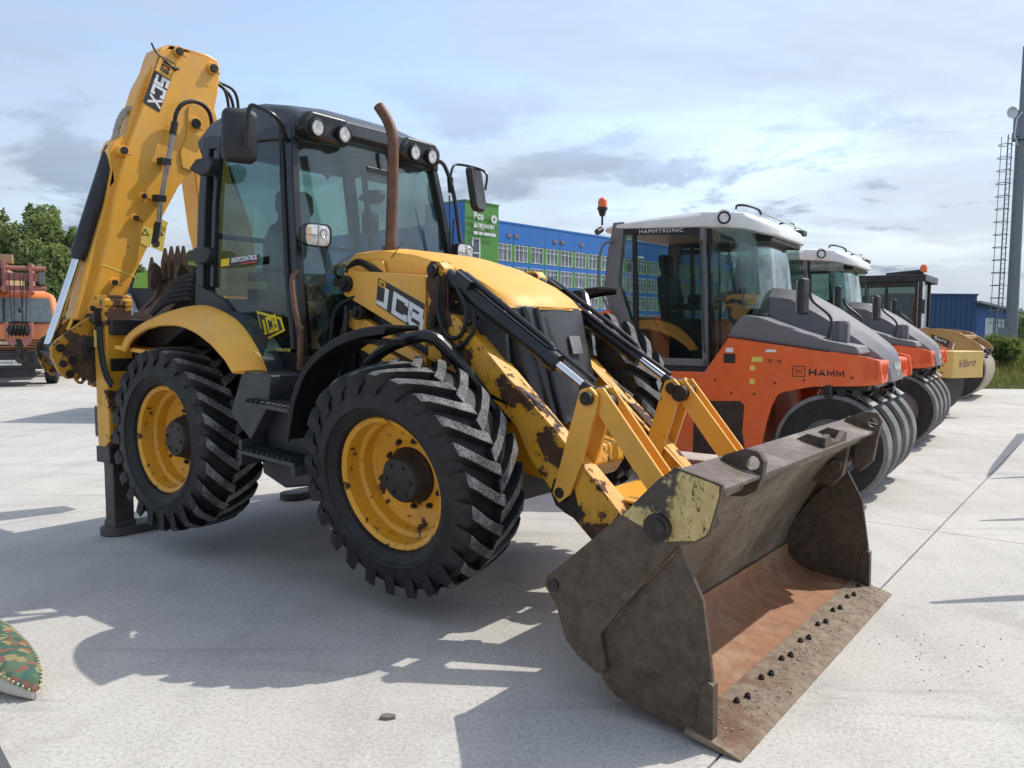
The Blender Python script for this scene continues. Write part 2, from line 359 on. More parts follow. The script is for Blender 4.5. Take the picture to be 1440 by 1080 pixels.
def letters(name, txt, mat, parent, o, u, v, depth=.0015, bold=.0, shear=0., spacing=1.0):
    """flat lettering whose bounding box fills the parallelogram o, o+u, o+v"""
    cu = bpy.data.curves.new('lettering', 'FONT'); cu.body = txt; cu.size = 1; cu.offset = bold; cu.shear = shear; cu.extrude = 0; cu.space_character = spacing; cu.resolution_u = 4
    ob = bpy.data.objects.new('lettering', cu); COL.objects.link(ob)
    dg = bpy.context.evaluated_depsgraph_get(); me = bpy.data.meshes.new_from_object(ob.evaluated_get(dg))
    bpy.data.objects.remove(ob); bpy.data.curves.remove(cu)
    P = np.array([q.co[:] for q in me.vertices]); a = P.min(0); b = P.max(0); o = Vector(o); u = Vector(u); v = Vector(v); n = u.cross(v).normalized()
    for q in me.vertices:
        q.co = o + u * ((q.co.x - a[0]) / (b[0] - a[0])) + v * ((q.co.y - a[1]) / (b[1] - a[1])) + n * depth
    me.materials.clear(); me.materials.append(M[mat]); me.name = name
    ob = bpy.data.objects.new(name, me); COL.objects.link(ob); ob.parent = parent; return ob
GLY = {'J': [[(.12, .16), (.12, .08), (.34, .08), (.62, .08), (.62, .92)]], 'C': [[(.92, .70), (.92, .92), (.08, .92), (.08, .08), (.92, .08), (.92, .30)]],
       'B': [[(.08, .08), (.08, .92), (.80, .92), (.80, .52), (.08, .52)], [(.80, .52), (.92, .48), (.92, .08), (.08, .08)]], '5': [[(.90, .92), (.10, .92), (.10, .54), (.90, .54), (.90, .08), (.06, .08)]],
       'X': [[(.04, .0), (.96, 1.)], [(.04, 1.), (.96, .0)]], 'H': [[(.10, 0), (.10, 1)], [(.90, 0), (.90, 1)], [(.10, .5), (.90, .5)]], 'A': [[(.02, 0), (.5, .96), (.98, 0)], [(.24, .30), (.76, .30)]],
       'M': [[(.08, 0), (.08, .94), (.5, .25), (.92, .94), (.92, 0)]], 'W': [[(.0, 1), (.25, .04), (.5, .8), (.75, .04), (1, 1)]], 'S': [[(.92, .92), (.08, .92), (.08, .52), (.92, .52), (.92, .08), (.08, .08)]], 'N': [[(.1, 0), (.1, .96), (.9, .04), (.9, 1)]], 'Y': [[(.0, 1), (.5, .5), (1, 1)], [(.5, .5), (.5, 0)]]}
def block_letters(name, txt, mat, parent, o, u, v, sw=.17, gap=.22, depth=.0015, aspect=.9):
    """squared block capitals; sw is the stroke width as a share of the height"""
    o = Vector(o); u = Vector(u); v = Vector(v); n = u.cross(v).normalized() * depth; k = len(txt); cw = 1 / (k + gap * (k - 1)); m = MB(); lay = 0
    hr = (u.length * cw) / v.length
    for i, ch in enumerate(txt):
        x0 = i * cw * (1 + gap)
        for st in GLY[ch]:
            lay += 1; q = [Vector((p[0] * hr, p[1], 0)) for p in st]; hw = sw / 2; off = n * (1 + .04 * (lay % 5)); Lf = []; Rt = []
            for j, p in enumerate(q):
                d1 = (q[j] - q[j - 1]).normalized() if j else (q[1] - q[0]).normalized(); d2 = (q[j + 1] - q[j]).normalized() if j < len(q) - 1 else d1
                n1 = Vector((-d1.y, d1.x, 0)); n2 = Vector((-d2.y, d2.x, 0)); b = (n1 + n2); b = b.normalized() if b.length > 1e-4 else n1; sc = min(1.6, 1 / max(.3, b.dot(n1)))
                Lf.append(p + b * hw * sc); Rt.append(p - b * hw * sc)
            mp = lambda p: o + u * (x0 + min(max(p.x / hr, -.04), 1.04) * cw) + v * min(max(p.y, 0), 1) + off
            V = [mp(p) for p in Lf] + [mp(p) for p in Rt]; c = len(Lf); m.add(V, [(j, j + 1, c + j + 1, c + j) for j in range(c - 1)])
    return m.build(name, mat, parent, smooth=False)
def quad(name, pts, mat, parent, th=.0012):
    P = [Vector(p) for p in pts]; n = (P[1] - P[0]).cross(P[3] - P[0]).normalized() * th
    m = MB(); k = len(P); m.add(P + [p + n for p in P], [tuple(range(k))[::-1], tuple(range(k, 2 * k))] + [(i, (i + 1) % k, (i + 1) % k + k, i + k) for i in range(k)])
    return m.build(name, mat, parent, smooth=False)
def arc_pts(c, r, a0, a1, n): return [(c[0] + r * cos(a0 + (a1 - a0) * i / n), c[1] + r * sin(a0 + (a1 - a0) * i / n)) for i in range(n + 1)]
def circ(c, r, n=16): return [(c[0] + r * cos(2 * pi * i / n), c[1] + r * sin(2 * pi * i / n)) for i in range(n)]
def bez(pts, n=10):
    """smooth curve through points (Catmull-Rom)"""
    P = [Vector(p) for p in pts]; P = [P[0] * 2 - P[1]] + P + [P[-1] * 2 - P[-2]]; o = []
    for i in range(1, len(P) - 2):
        for k in range(n):
            t = k / n; a, b, c, d = P[i - 1:i + 3]
            o.append(.5 * ((2 * b) + (c - a) * t + (2 * a - 5 * b + 4 * c - d) * t * t + (3 * b - a - 3 * c + d) * t ** 3))
    o.append(P[-2]); return o
# ================================================================ SETTING
g = MB(); g.add([(-900, -60, -.06), (900, -60, -.06), (900, 1600, -.06), (-900, 1600, -.06)], [(0, 1, 2, 3)])
tag(g.build('ground', 'soil', smooth=False), kind='structure')
# concrete yard: cast slabs about 6 m square with thin recessed joints, cut at the straight far edge of the yard
yard = MB(); yard.add([(-60, -30, -.02), (60, -30, -.02), (60, 23, -.02), (8, 23, -.02), (8, 36, -.02), (-60, 36, -.02)], [(0, 1, 2, 3, 4, 5)])
yard = tag(yard.build('yard', 'joint', smooth=False), kind='structure')
jd = Vector((.608, .794, 0)).normalized(); jn = Vector((.794, -.608, 0)).normalized()
def clip(poly, f):
    o = []
    for i in range(len(poly)):
        a, b = poly[i], poly[(i + 1) % len(poly)]; fa, fb = f(a), f(b)
        if fa <= 0: o.append(a)
        if fa * fb < 0: o.append(a + (b - a) * (fa / (fa - fb)))
    return o
S = 6.04; S2 = 7.2
for i in range(-9, 8):
    for j in range(-4, 11):
        n0 = -1.16 + i * S; d0 = 7.25 + (j - 3) * S2; e = .006
        P = [jn * a + jd * b for a, b in ((n0 + e, d0 + e), (n0 + S - e, d0 + e), (n0 + S - e, d0 + S2 - e), (n0 + e, d0 + S2 - e))]
        c = sum(P, Vector()) / 4
        if c.y < -8 or c.y > 39 or abs(c.x) > 34 or (c.x > 8 and c.y > 26): continue
        P = clip(P, (lambda p: p.y - 23) if c.x > 8 else (lambda p: p.y - 36))
        if len(P) < 3: continue
        m = MB(); m.prism([(p.x, p.y) for p in P], 2, -.05, random.uniform(-.001, .0005)); m.build('slab', 'concrete', yard, smooth=False)
# loose grit and pebbles lying on the slabs
m = MB()
for k in range(230):
    if k < 120: x, y = random.uniform(-4, 9), random.uniform(2.4, 12)
    elif k < 165: x, y = random.gauss(5.2, .35), random.gauss(8.7, .3)
    else: x, y = random.gauss(2.3, .35), random.gauss(3.9, .35)
    r = random.uniform(.002, .0055); m.sphere((x, y, r * .5), r, 5, 3, (1, random.uniform(.6, 1), .6))
tag(m.build('grit', plain('grit', (.20, .18, .16), .9, 0, .4), smooth=False), kind='stuff')
m = MB(); m.prism([(-.035, -.012), (.0, -.02), (.03, -.008), (.028, .012), (-.01, .02), (-.03, .01)], 2, 0, .012)
o = tag(m.build('stone_chip', plain('grey_stone', (.17, .15, .14), .9), smooth=False), 'small flat grey stone chip lying alone on the sunlit concrete', 'stone'); o.location = (-.505, 3.24, .001)

# ================================================================ BACKHOE LOADER
JF = frame(-.0636, 5.1825, -37.46, 2.98)
J = tag(empty('backhoe_loader', JF), 'large yellow and black backhoe loader with four big lugged tyres and worn front bucket', 'backhoe loader')
P_ = lambda m, name, mat, par=None, **k: m.build(name, mat, J if par is None else par, **k)

def wheel_build(par, R0=.664):
    rim = MB()
    # closed thin shell, outer side is -y; profile (y, r)
    prof = [(-.158, .385), (-.165, .378), (-.150, .352), (-.06, .345), (-.045, .322), (.02, .315), (.035, .29), (.045, .20), (.02, .165), (.02, .0), (.05, .0), (.06, .2), (.05, .30), (.03, .33), (.0, .36), (.13, .365), (.165, .385), (.13, .395), (-.13, .395)]
    rim.lathe([(h, r) for h, r in prof], (0, 0, 0), (0, 1, 0), 56)
    rm = rim.build('rim', 'yellow_rim', par, bevel=0, ang=28)
    b = MB()
    for k in range(10):
        b = MB(); a = 2 * pi * k / 10 + .2; c = Vector((.198 * cos(a), .015, .198 * sin(a)))
        b.cyl(c + Vector((0, .045, 0)), c + Vector((0, .002, 0)), .014, n=6); b.cyl(c + Vector((0, .045, 0)), c + Vector((0, .02, 0)), .020, n=12)
        b.build('wheel_nut', 'pin', rm)
    h = MB(); h.lathe([(.05, .165), (-.0, .165), (-.02, .150), (-.075, .135), (-.09, .122), (-.10, .0)], (0, 0, 0), (0, 1, 0), 32)
    for k in range(6): a = k * pi / 3; h.cyl((.09 * cos(a), -.085, .09 * sin(a)), (.09 * cos(a), -.103, .09 * sin(a)), .009, n=6)
    h.build('hub', 'hubgrey', par, ang=30)
    t = MB()
    K = R0 / .72
    pr = [(-.150, .382), (-.185, .392), (-.212, .43), (-.219, .438), (-.216, .446), (-.224, .485), (-.230, .49), (-.230, .50), (-.226, .507), (-.224, .56), (-.210, .615), (-.19, .648), (-.12, .664), (0, .670), (.12, .664), (.19, .648), (.210, .615), (.224, .56), (.226, .50), (.212, .43), (.185, .392), (.150, .382)]
    t.lathe([(y, r if r < .45 else r * K) for y, r in pr], (0, 0, 0), (0, 1, 0), 88)
    nl = 24
    for s in (-1, 1):
        for i in range(nl):
            ph0 = 2 * pi * (i + (.5 if s > 0 else 0)) / nl + random.uniform(-.006, .006)
            st = [(.226, .600, .565, 0.000, .032), (.230, .65, .585, .002, .040), (.226, .690, .605, .014, .041), (.203, .706, .635, .055, .038), (.14, .714, .65, .145, .035), (.06, .718, .655, .245, .034), (-.018, .718, .655, .320, .038)]
            V = []
            for (y, ro, ri, dp, hw) in st:
                for r, wk in ((ri, 1.22), (ro, 1.0)):
                    for q in ((-1, 1) if r == ri else (1, -1)):
                        ph = ph0 + dp + q * hw * wk / .7
                        V.append((r * K * sin(ph), y * s, r * K * cos(ph)))
            F = []; MI = []
            for a in range(len(st) - 1):
                for j in range(4):
                    b0 = a * 4 + j; b1 = a * 4 + (j + 1) % 4; F.append((b0, b1, b1 + 4, b0 + 4)); MI.append(1 if j == 2 and a >= 2 else 0)
            F += [(3, 2, 1, 0), tuple(range(len(V) - 4, len(V)))]; MI += [0, 0]
            k = len(t.v); t.v += V; t.f += [tuple(x + k for x in f) for f in F]; t.mi += MI
    t.build('tyre', ['rubber', 'lugdust'], par, bevel=.009, seg=2, ang=32)
# the front axle has swung on its centre pivot: near wheel low, far wheel high
TILT = R(9.7); AX = Matrix.Translation((-.015, 0, .945)) @ Matrix.Rotation(TILT, 4, 'X')
def wmat(s, front, spin=0):
    b = (AX @ Matrix.Translation((0, s * .885, 0)) @ Matrix.Rotation(R(1.5), 4, 'Z')) if front else Matrix.Translation((-2.24, s * .925, .705))
    return b @ Matrix.Diagonal((1, -s, 1, 1)) @ Matrix.Rotation(R(spin), 4, 'Y')
wh = empty('wheel', Matrix.Identity(4), J); wh.matrix_local = wmat(-1, True)
wheel_build(wh)
for s, f, sp in ((-1, False, 7), (1, True, 11), (1, False, 3)):
    c = copy_tree(wh, J); c.matrix_local = wmat(s, f, sp)

# ---- chassis
m = MB(); m.bb(-3.0, .35, -.34, .34, .62, 1.02); m.bb(-2.7, -.4, -.42, .42, .95, 1.10); m.bb(-2.45, -2.05, -.70, .70, .60, .82)
P_(m, 'chassis', 'black_dull', bevel=.01)
m = MB(); m.lathe([(-.2, .12), (-.16, .17), (.16, .17), (.2, .12)], (0, 0, 0), (0, 1, 0), 16); m.cyl((0, -.72, 0), (0, .72, 0), .075); m.box((0, 0, 0), (.26, 1.2, .16)); m.v = [tuple(AX @ Vector(p)) for p in m.v]; P_(m, 'front_axle', 'pin', bevel=.006)
m = MB(); m.cyl((-2.24, -.75, .72), (-2.24, .75, .72), .09); m.lathe([(-.2, .12), (-.16, .2), (.16, .2), (.2, .12)], (-2.24, 0, .72), (0, 1, 0), 16)
P_(m, 'axle', 'pin')
# yellow front frame below the grille, between the arms
m = MB(); m.prism([(-.9, 1.02), (-.9, 1.46), (-.55, 1.44), (-.3, 1.22), (.18, 1.10), (.42, 1.10), (.50, 1.02), (.62, .98), (.66, .90), (.60, .80), (.2, .84), (.1, .88), (-.3, .9)], 1, -.39, .39)
P_(m, 'front_frame', 'yellow_arm', bevel=.012)
m = MB(); m.prism([(.42, .90), (.60, 1.00), (.70, .98), (.74, .88), (.68, .78), (.5, .78)], 1, -.24, .24); P_(m, 'nose_casting', 'yellow_arm', bevel=.02)
# dark side tank / step box
for s in (-1, 1):
    m = MB(); m.prism([(-1.26, .78), (-1.24, 1.02), (-1.18, 1.14), (-.78, 1.16), (-.74, 1.06), (-.74, .62), (-1.0, .56), (-1.24, .62)], 1, s * .56, s * .98); P_(m, 'fuel_tank', 'black_dull', bevel=.02)
    m = MB(); m.bb(-1.19, -.72, s * .92, s * 1.17, 1.085, 1.105); m.prism([(-1.20, 1.05), (-1.20, 1.13), (-1.06, 1.23), (-.72, 1.245), (-.72, 1.05)], 1, s * .90, s * .93)
    for k in range(9): m.bb(-1.18 + k * .052, -1.165 + k * .052, s * .93, s * 1.16, 1.105, 1.122)
    P_(m, 'step', 'darkgrey', bevel=.004)
    m = MB(); m.bb(-1.22, -.66, s * .92, s * 1.18, .775, .80); m.bb(-1.22, -1.19, s * .93, s * 1.17, .70, .86); m.bb(-.69, -.66, s * .93, s * 1.17, .72, .80)
    for k in range(10): m.bb(-1.20 + k * .052, -1.185 + k * .052, s * .93, s * 1.17, .80, .815)
    P_(m, 'step', 'darkgrey', bevel=.004)
    m = MB(); m.bb(-1.16, -.76, s * .97, s * 1.0, .80, 1.06); P_(m, 'step_panel', 'black_dull', bevel=.01)
    # front mudguard: curved blade over the wheel with a turned down outer lip
    outer = bez([(-.76, 0, .93), (-.72, 0, 1.10), (-.68, 0, 1.23), (-.57, 0, 1.40), (-.37, 0, 1.535), (-.15, 0, 1.615), (.06, 0, 1.65)], 5)
    rings = []
    for p in outer:
        d = (Vector((0, 0, .72)) - p).normalized()
        q = lambda y, dn: (p.x + d.x * dn, s * y, p.z + d.z * dn)
        rings.append([q(1.185, .05), q(1.185, .010), q(1.172, 0), q(.93, 0), q(.915, .012), q(.915, .03), q(.93, .018), q(1.155, .018), q(1.170, .03), q(1.170, .05)])
    m = MB(); m.loft(rings); m.v = [(x, y, z + (.296 if s > 0 else 0)) for x, y, z in m.v]; fb = P_(m, 'front_mudguard', 'fender', ang=50, bevel=.003, seg=1)
    m = MB(); m.tube(bez([(-.62, s * .80, 1.08), (-.50, s * .80, 1.34), (-.30, s * .80, 1.50), (-.02, s * .78, 1.585), (.08, s * .72, 1.52), (.20, s * .60, 1.34), (.30, s * .50, 1.16)], 5), .036, 10); m.bb(-.25, -.12, s * .78, s * 1.05, 1.53, 1.56)
    m.v = [(x, y, z + (.296 if s > 0 else 0)) for x, y, z in m.v]; m.build('mudguard_bracket', 'black', fb)
    # rear mudguard
    cr = bez([(-2.93, 0, 1.30), (-2.89, 0, 1.39), (-2.72, 0, 1.49), (-2.47, 0, 1.58), (-2.23, 0, 1.64), (-2.01, 0, 1.67), (-1.83, 0, 1.67), (-1.64, 0, 1.625), (-1.50, 0, 1.56), (-1.37, 0, 1.455), (-1.29, 0, 1.37), (-1.235, 0, 1.29)], 4)
    lo = bez([(-2.66, 0, 1.30), (-2.56, 0, 1.40), (-2.40, 0, 1.47), (-2.28, 0, 1.50), (-2.16, 0, 1.52), (-1.94, 0, 1.53), (-1.74, 0, 1.50), (-1.59, 0, 1.45), (-1.52, 0, 1.42), (-1.45, 0, 1.38), (-1.38, 0, 1.34), (-1.30, 0, 1.27)], 4)
    rings = []
    for a, b in zip(cr, lo):
        a2 = a.lerp(b, .12)
        rings.append([(b.x, s * 1.17, b.z), (b.x * .97 + a.x * .03, s * 1.178, b.z + .012), (a.x * .55 + b.x * .45, s * 1.12, a.z * .6 + b.z * .4 + .004), (a2.x, s * 1.03, a2.z + .004), (a.x, s * .99, a.z), (a.x, s * .955, a.z - .012), (a.x, s * .955, a.z - .03), (a.x, s * .985, a.z - .028), (b.x, s * 1.15, b.z - .005)])
    m = MB(); m.loft(rings); P_(m, 'rear_mudguard', 'yellow_clean', ang=40, bevel=.004, seg=1)
    m = MB(); m.bb(-2.9, -2.2, s * .74, s * 1.12, 1.30, 1.33); P_(m, 'mudguard_stay', 'yellow_clean', bevel=.004)
    m = MB(); m.prism([(-2.92, 1.0), (-2.92, 1.34), (-2.72, 1.46), (-2.47, 1.55), (-2.23, 1.61), (-2.0, 1.64), (-1.83, 1.64), (-1.64, 1.60), (-1.5, 1.53), (-1.37, 1.43), (-1.29, 1.34), (-1.25, 1.2), (-1.45, 1.2), (-1.7, 1.42), (-2.2, 1.5), (-2.6, 1.3), (-2.8, 1.0)], 1, s * .76, s * .96); m.bb(-2.95, -1.7, s * .60, s * .76, 1.0, 1.5); m.prism([(-1.30, 1.28), (-1.0, 1.28), (-1.02, 1.1), (-1.2, .85), (-1.42, 1.0)], 1, s * .66, s * 1.10); P_(m, 'wheel_arch_panel', 'darkgrey', bevel=.01)

# ---- cab
cab = J
roof_r = []
for x, zt, zb, hw, k in ((-2.60, 2.88, 2.83, .60, .05), (-2.56, 2.97, 2.82, .66, .05), (-2.35, 3.05, 2.84, .70, .05), (-2.05, 3.105, 2.86, .715, .05), (-1.75, 3.11, 2.87, .715, .05), (-1.50, 3.075, 2.88, .70, .05), (-1.36, 3.02, 2.89, .67, .04), (-1.31, 2.98, 2.90, .62, .03)):
    r = []
    for i in range(5): a = pi / 2 * i / 4; r.append((x, -hw + .10 - .10 * cos(a), zt - .03 - .07 + .07 * sin(a)))
    r += [(x, -hw * .5, zt), (x, 0, zt + .004), (x, hw * .5, zt)]
    for i in range(5): a = pi / 2 * (4 - i) / 4; r.append((x, hw - .10 + .10 * cos(a), zt - .03 - .07 + .07 * sin(a)))
    r += [(x, hw - .02, zb), (x, -hw + .02, zb)]
    roof_r.append(r)
m = MB(); m.loft(roof_r); roof = P_(m, 'cab_roof', 'roofgrey', ang=38, bevel=.006)
for s, ys in ((-1, (-.575, -.345)), (1, (.345, .53))):
    m = MB(); yc = sum(ys) / 2; rings = []
    for x, sc in ((-1.80, .55), (-1.60, .90), (-1.44, 1.02), (-1.315, 1.0), (-1.29, .86)):
        hw, zt, zb = .225 * sc, 3.005, 2.81
        rings.append([(x, yc - hw, zb + .05), (x, yc - hw, zt - .07 * sc), (x, yc - hw * .7, zt - .01), (x, yc + hw * .7, zt - .01), (x, yc + hw, zt - .07 * sc), (x, yc + hw, zb + .05), (x, yc + hw * .7, zb + (1 - sc) * .1), (x, yc - hw * .7, zb + (1 - sc) * .1)])
    m.loft(rings); pod = m.build('light_pod', 'black', roof, ang=50, bevel=.025, seg=3)
    for y in ys:
        m = MB(); m.lathe([(0, .060), (.03, .064), (.044, .058), (.046, .052), (.02, .050)], (-1.305, y, 2.888), (1, 0, -.08), 28); wl = empty('work_light', None, J); m.build('housing', 'black', wl)
        m = MB(); m.lathe([(.034, 0.), (.042, .03), (.036, .054)], (-1.305, y, 2.888), (1, 0, -.08), 28); m.build('lens', 'lens', wl)
def bar(m, pts, w, d=None):
    """rectangular bar through points: w along x, d along y"""
    d = d or w; rings = []
    for p in pts: x, y, z = p; rings.append([(x - w / 2, y - d / 2, z), (x + w / 2, y - d / 2, z), (x + w / 2, y + d / 2, z), (x - w / 2, y + d / 2, z)])
    return m.loft(rings)
for s in (-1, 1):
    m = MB(); bar(m, [(-1.43, s * .665, 2.90), (-1.335, s * .715, 2.50), (-1.20, s * .765, 1.90), (-1.11, s * .775, 1.34), (-1.10, s * .775, 1.12)], .075, .06); P_(m, 'front_pillar', 'black', bevel=.012)
    m = MB(); m.tube([(-1.50, s * .70, 2.90), (-1.40, s * .745, 2.50), (-1.26, s * .80, 1.90), (-1.17, s * .805, 1.42)], .022, 8); m.bb(-1.47, -1.17, s * .755, s * .80, 1.36, 1.40) ; P_(m, 'door_frame', 'black', bevel=.006)
    m = MB(); bar(m, [(-2.40, s * .655, 2.90), (-2.36, s * .715, 2.40), (-2.30, s * .765, 1.75), (-2.30, s * .765, 1.10)], .10, .07); P_(m, 'rear_pillar', 'black', bevel=.012)
    m = MB(); bar(m, [(-2.22, s * .680, 2.88), (-2.19, s * .735, 2.40), (-2.13, s * .785, 1.80)], .045, .04); P_(m, 'door_frame', 'black', bevel=.008)
    m = MB(); rings = []
    for x, zt in ((-2.40, 2.90), (-1.9, 2.92), (-1.36, 2.91)): rings.append([(x, s * .64, zt - .10), (x, s * .70, zt - .10), (x, s * .69, zt), (x, s * .64, zt)])
    m.loft(rings); P_(m, 'roof_rail', 'black', bevel=.008)
    # lower side: black body strip that follows the mudguard down to the sill
    up = [(-2.34, 1.82), (-2.12, 1.76), (-1.98, 1.72), (-1.80, 1.60), (-1.62, 1.46), (-1.52, 1.40), (-1.10, 1.40), (-1.02, 1.38)]; dn = [(-1.00, 1.15), (-1.30, 1.12), (-1.7, 1.1), (-2.34, 1.1)]
    m = MB(); m.prism(up + dn, 1, s * .765, s * .805); P_(m, 'side_panel', 'black', bevel=.006)
    # door glass
    m = MB(); v = [(-1.47, 2.84, .685), (-1.38, 2.50, .735), (-1.22, 1.90, .79), (-1.155, 1.42, .797), (-1.52, 1.41, .797), (-1.62, 1.475, .797), (-1.80, 1.615, .795), (-1.98, 1.735, .792), (-2.12, 1.775, .79), (-2.17, 2.38, .74), (-2.20, 2.86, .685)]
    P = [(x, s * (y - .012), z) for x, z, y in v]; Q = [(x, s * (y - .018), z) for x, z, y in v]; n = len(v)
    m.add(P + Q, [tuple(range(n)), tuple(range(n, 2 * n))[::-1]] + [(i, (i + 1) % n, (i + 1) % n + n, i + n) for i in range(n)])
    dr = P_(m, 'door_window', 'glass_dark', smooth=False)
    m = MB(); v = [(-2.24, 2.86, .675), (-2.35, 2.86, .675), (-2.32, 2.4, .71), (-2.24, 1.83, .76), (-2.17, 1.83, .765), (-2.21, 2.4, .715)]
    P = [(x, s * y, z) for x, z, y in v]; m.add(P, [tuple(range(6))]); m.add([(x, s * (abs(y) - .006), z) for x, y, z in P], [tuple(range(6))[::-1]]); P_(m, 'quarter_window', 'glass_dark', smooth=False)
    # hinge caps and handle
    for hx, hz in ((-2.22, 2.66), (-2.18, 2.03)):
        m = MB(); m.prism([(hx - .17, hz - .02), (hx - .08, hz + .045), (hx + .10, hz + .05), (hx + .13, hz), (hx + .08, hz - .06), (hx - .04, hz - .07)], 1, s * (.76 if hz > 2.3 else .80), s * (.84 if hz > 2.3 else .87)); P_(m, 'door_hinge', 'black_dull', bevel=.015)
    m = MB(); m.tube(bez([(-1.16, s * .80, 1.93), (-1.13, s * .86, 1.86), (-1.06, s * .87, 1.62), (-1.03, s * .85, 1.56)], 5), .018, 8); m.tube([(-1.04, s * .85, 1.58), (-1.06, s * .84, 1.30)], .02, 8); P_(m, 'grab_rail', 'exhaust' if s < 0 else 'black', bevel=0)
m = MB(); m.bb(-2.38, -1.0, -.76, .76, 1.12, 1.20); m.bb(-2.40, -2.30, -.76, .76, 1.10, 1.72); P_(m, 'cab_floor', 'interior', bevel=.01)
m = MB(); m.prism([(-1.18, 1.2), (-1.18, 1.90), (-1.09, 1.94), (-1.04, 1.9), (-1.04, 1.2)], 1, -.40, .40); P_(m, 'cab_bulkhead', 'black_dull', bevel=.01)
m = MB(); m.bb(-1.47, -1.39, -.66, .66, 2.84, 2.90); m.bb(-2.42, -2.34, -.66, .66, 2.80, 2.90); P_(m, 'roof_crossbar', 'black', bevel=.01)
m = MB(); m.bb(-2.35, -1.38, -.64, .64, 2.80, 2.835); P_(m, 'headliner', 'interior', bevel=.01)
# windscreen and rear window (thin curved panes)
def pane(name, mat, rows, par=None, th=.006):
    m = MB(); n = 9; V = []; F = []
    for x, z, hw, bow in rows:
        for i in range(n): t = -1 + 2 * i / (n - 1); V.append((x + bow * (1 - t * t), hw * t, z))
    for r in range(len(rows) - 1):
        for i in range(n - 1): a = r * n + i; F.append((a, a + 1, a + 1 + n, a + n))
    m.add(V, F); m.add([(v[0] - th, v[1], v[2]) for v in V], [f[::-1] for f in F]); return P_(m, name, mat, par)
pane('windscreen', 'glass_front', [(-1.415, 2.86, .64, .04), (-1.32, 2.45, .69, .06), (-1.19, 1.92, .735, .07)])
for s in (-1, 1):
    m = MB(); v = [(-1.155, 1.90, s * .735), (-1.06, 1.40, s * .74), (-1.06, 1.40, s * .44), (-1.13, 1.90, s * .44)]
    m.add([(x, y, z) for x, z, y in v], [(0, 1, 2, 3)]); m.add([(x - .006, y, z) for x, z, y in v], [(3, 2, 1, 0)]); P_(m, 'lower_windscreen', 'glass_front', smooth=False)
pane('rear_window', 'glass_cab', [(-2.37, 2.80, .62, -.02), (-2.34, 2.4, .67, -.02), (-2.31, 1.74, .73, -.02)])
m = MB(); m.bb(-2.37, -2.33, -.03, .03, 1.72, 2.84); m.bb(-2.36, -2.32, -.7, .7, 2.16, 2.20); P_(m, 'rear_window_frame', 'black', bevel=.005)
# wipers
m = MB(); m.tube([(-1.04, .42, 1.93), (-1.10, .62, 2.12), (-1.14, .66, 2.42)], .008, 6); m.tube([(-1.09, .60, 2.02), (-1.16, .62, 2.60)], .006, 6); m.tube([(-1.04, .30, 1.95), (-1.08, .62, 2.10)], .006, 6); P_(m, 'wiper', 'black')
# seat
st = empty('seat', Matrix.Translation((-1.98, -.10, 0)) @ Matrix.Rotation(R(-20), 4, 'Z'), J)
m = MB(); rings = []
for z, hw, x, t in ((1.78, .22, -.20, .10), (1.95, .25, -.22, .13), (2.15, .25, -.25, .12), (2.30, .20, -.28, .10), (2.34, .13, -.29, .08), (2.40, .13, -.295, .08), (2.44, .15, -.30, .10), (2.56, .145, -.315, .09), (2.60, .10, -.32, .05)):
    rings.append([(x - t / 2 * .7, -hw, z), (x - t / 2, -hw * .5, z), (x - t / 2, hw * .5, z), (x - t / 2 * .7, hw, z), (x + t / 2, hw, z), (x + t / 2 * .55, hw * .5, z), (x + t / 2 * .55, -hw * .5, z), (x + t / 2, -hw, z)])
m.loft(rings); m.build('backrest', 'seat_light', st, ang=60, bevel=.02)
m = MB(); m.bb(-.26, .26, -.25, .25, 1.62, 1.76); m.build('cushion', 'seat', st, bevel=.04)
m = MB(); m.lathe([(-.4, .17), (-.35, .19), (-.3, .16), (-.25, .19), (-.2, .16), (-.15, .19), (-.1, .16), (0, .2)], (0, 0, 1.62), (0, 0, 1), 16); m.build('suspension', 'black_dull', st)
for s in (-1, 1):
    m = MB(); m.bb(-.2, .16, s * .30, s * .38, 1.86, 1.93); m.bb(-.05, .15, s * .27, s * .42, 1.2, 1.80); m.cyl((.14, s * .34, 1.93), (.15, s * .34, 2.04), .022, n=8); m.build('armrest', 'black_dull', st, bevel=.015)
sw = empty('steering_wheel', Matrix.Translation((-1.47, 0, 2.02)) @ Matrix.Rotation(R(-32), 4, 'Y'), J)
m = MB(); m.tube([(.19 * cos(a), .19 * sin(a), 0) for a in [2 * pi * i / 28 for i in range(29)]], .014, 8, caps=False)
for a in (.5, 2.6, 4.7): m.tube([(0, 0, -.03), (.19 * cos(a), .19 * sin(a), 0)], .012, 6)
m.sphere((0, 0, -.03), .045); m.build('steering_rim', 'black', sw)
m = MB(); m.tube([(-1.46, 0, 2.0), (-1.32, 0, 1.6), (-1.25, 0, 1.2)], [.03, .06, .09], 10); m.prism([(-1.40, 1.2), (-1.42, 1.75), (-1.30, 1.98), (-1.14, 1.97), (-1.14, 1.2)], 1, -.17, .17); P_(m, 'steering_console', 'interior', bevel=.02)
m = MB(); m.bb(-2.28, -1.75, -.72, -.48, 1.2, 1.62); m.bb(-2.28, -1.6, .46, .74, 1.2, 1.72); m.bb(-1.5, -1.2, .45, .74, 1.2, 1.55); m.bb(-1.22, -1.18, -.55, -.45, 1.2, 1.8); P_(m, 'side_console', 'interior', bevel=.02)
m = MB()
for y in (-.33, -.40): m.tube(bez([(-1.65, y, 1.22), (-1.60, y - .02, 1.55), (-1.55, y, 1.80)], 4), .02, 8); m.sphere((-1.55, y, 1.83), .03)
m.bb(-1.48, -1.44, -.68, -.36, 1.24, 1.27); P_(m, 'levers', 'black_dull')
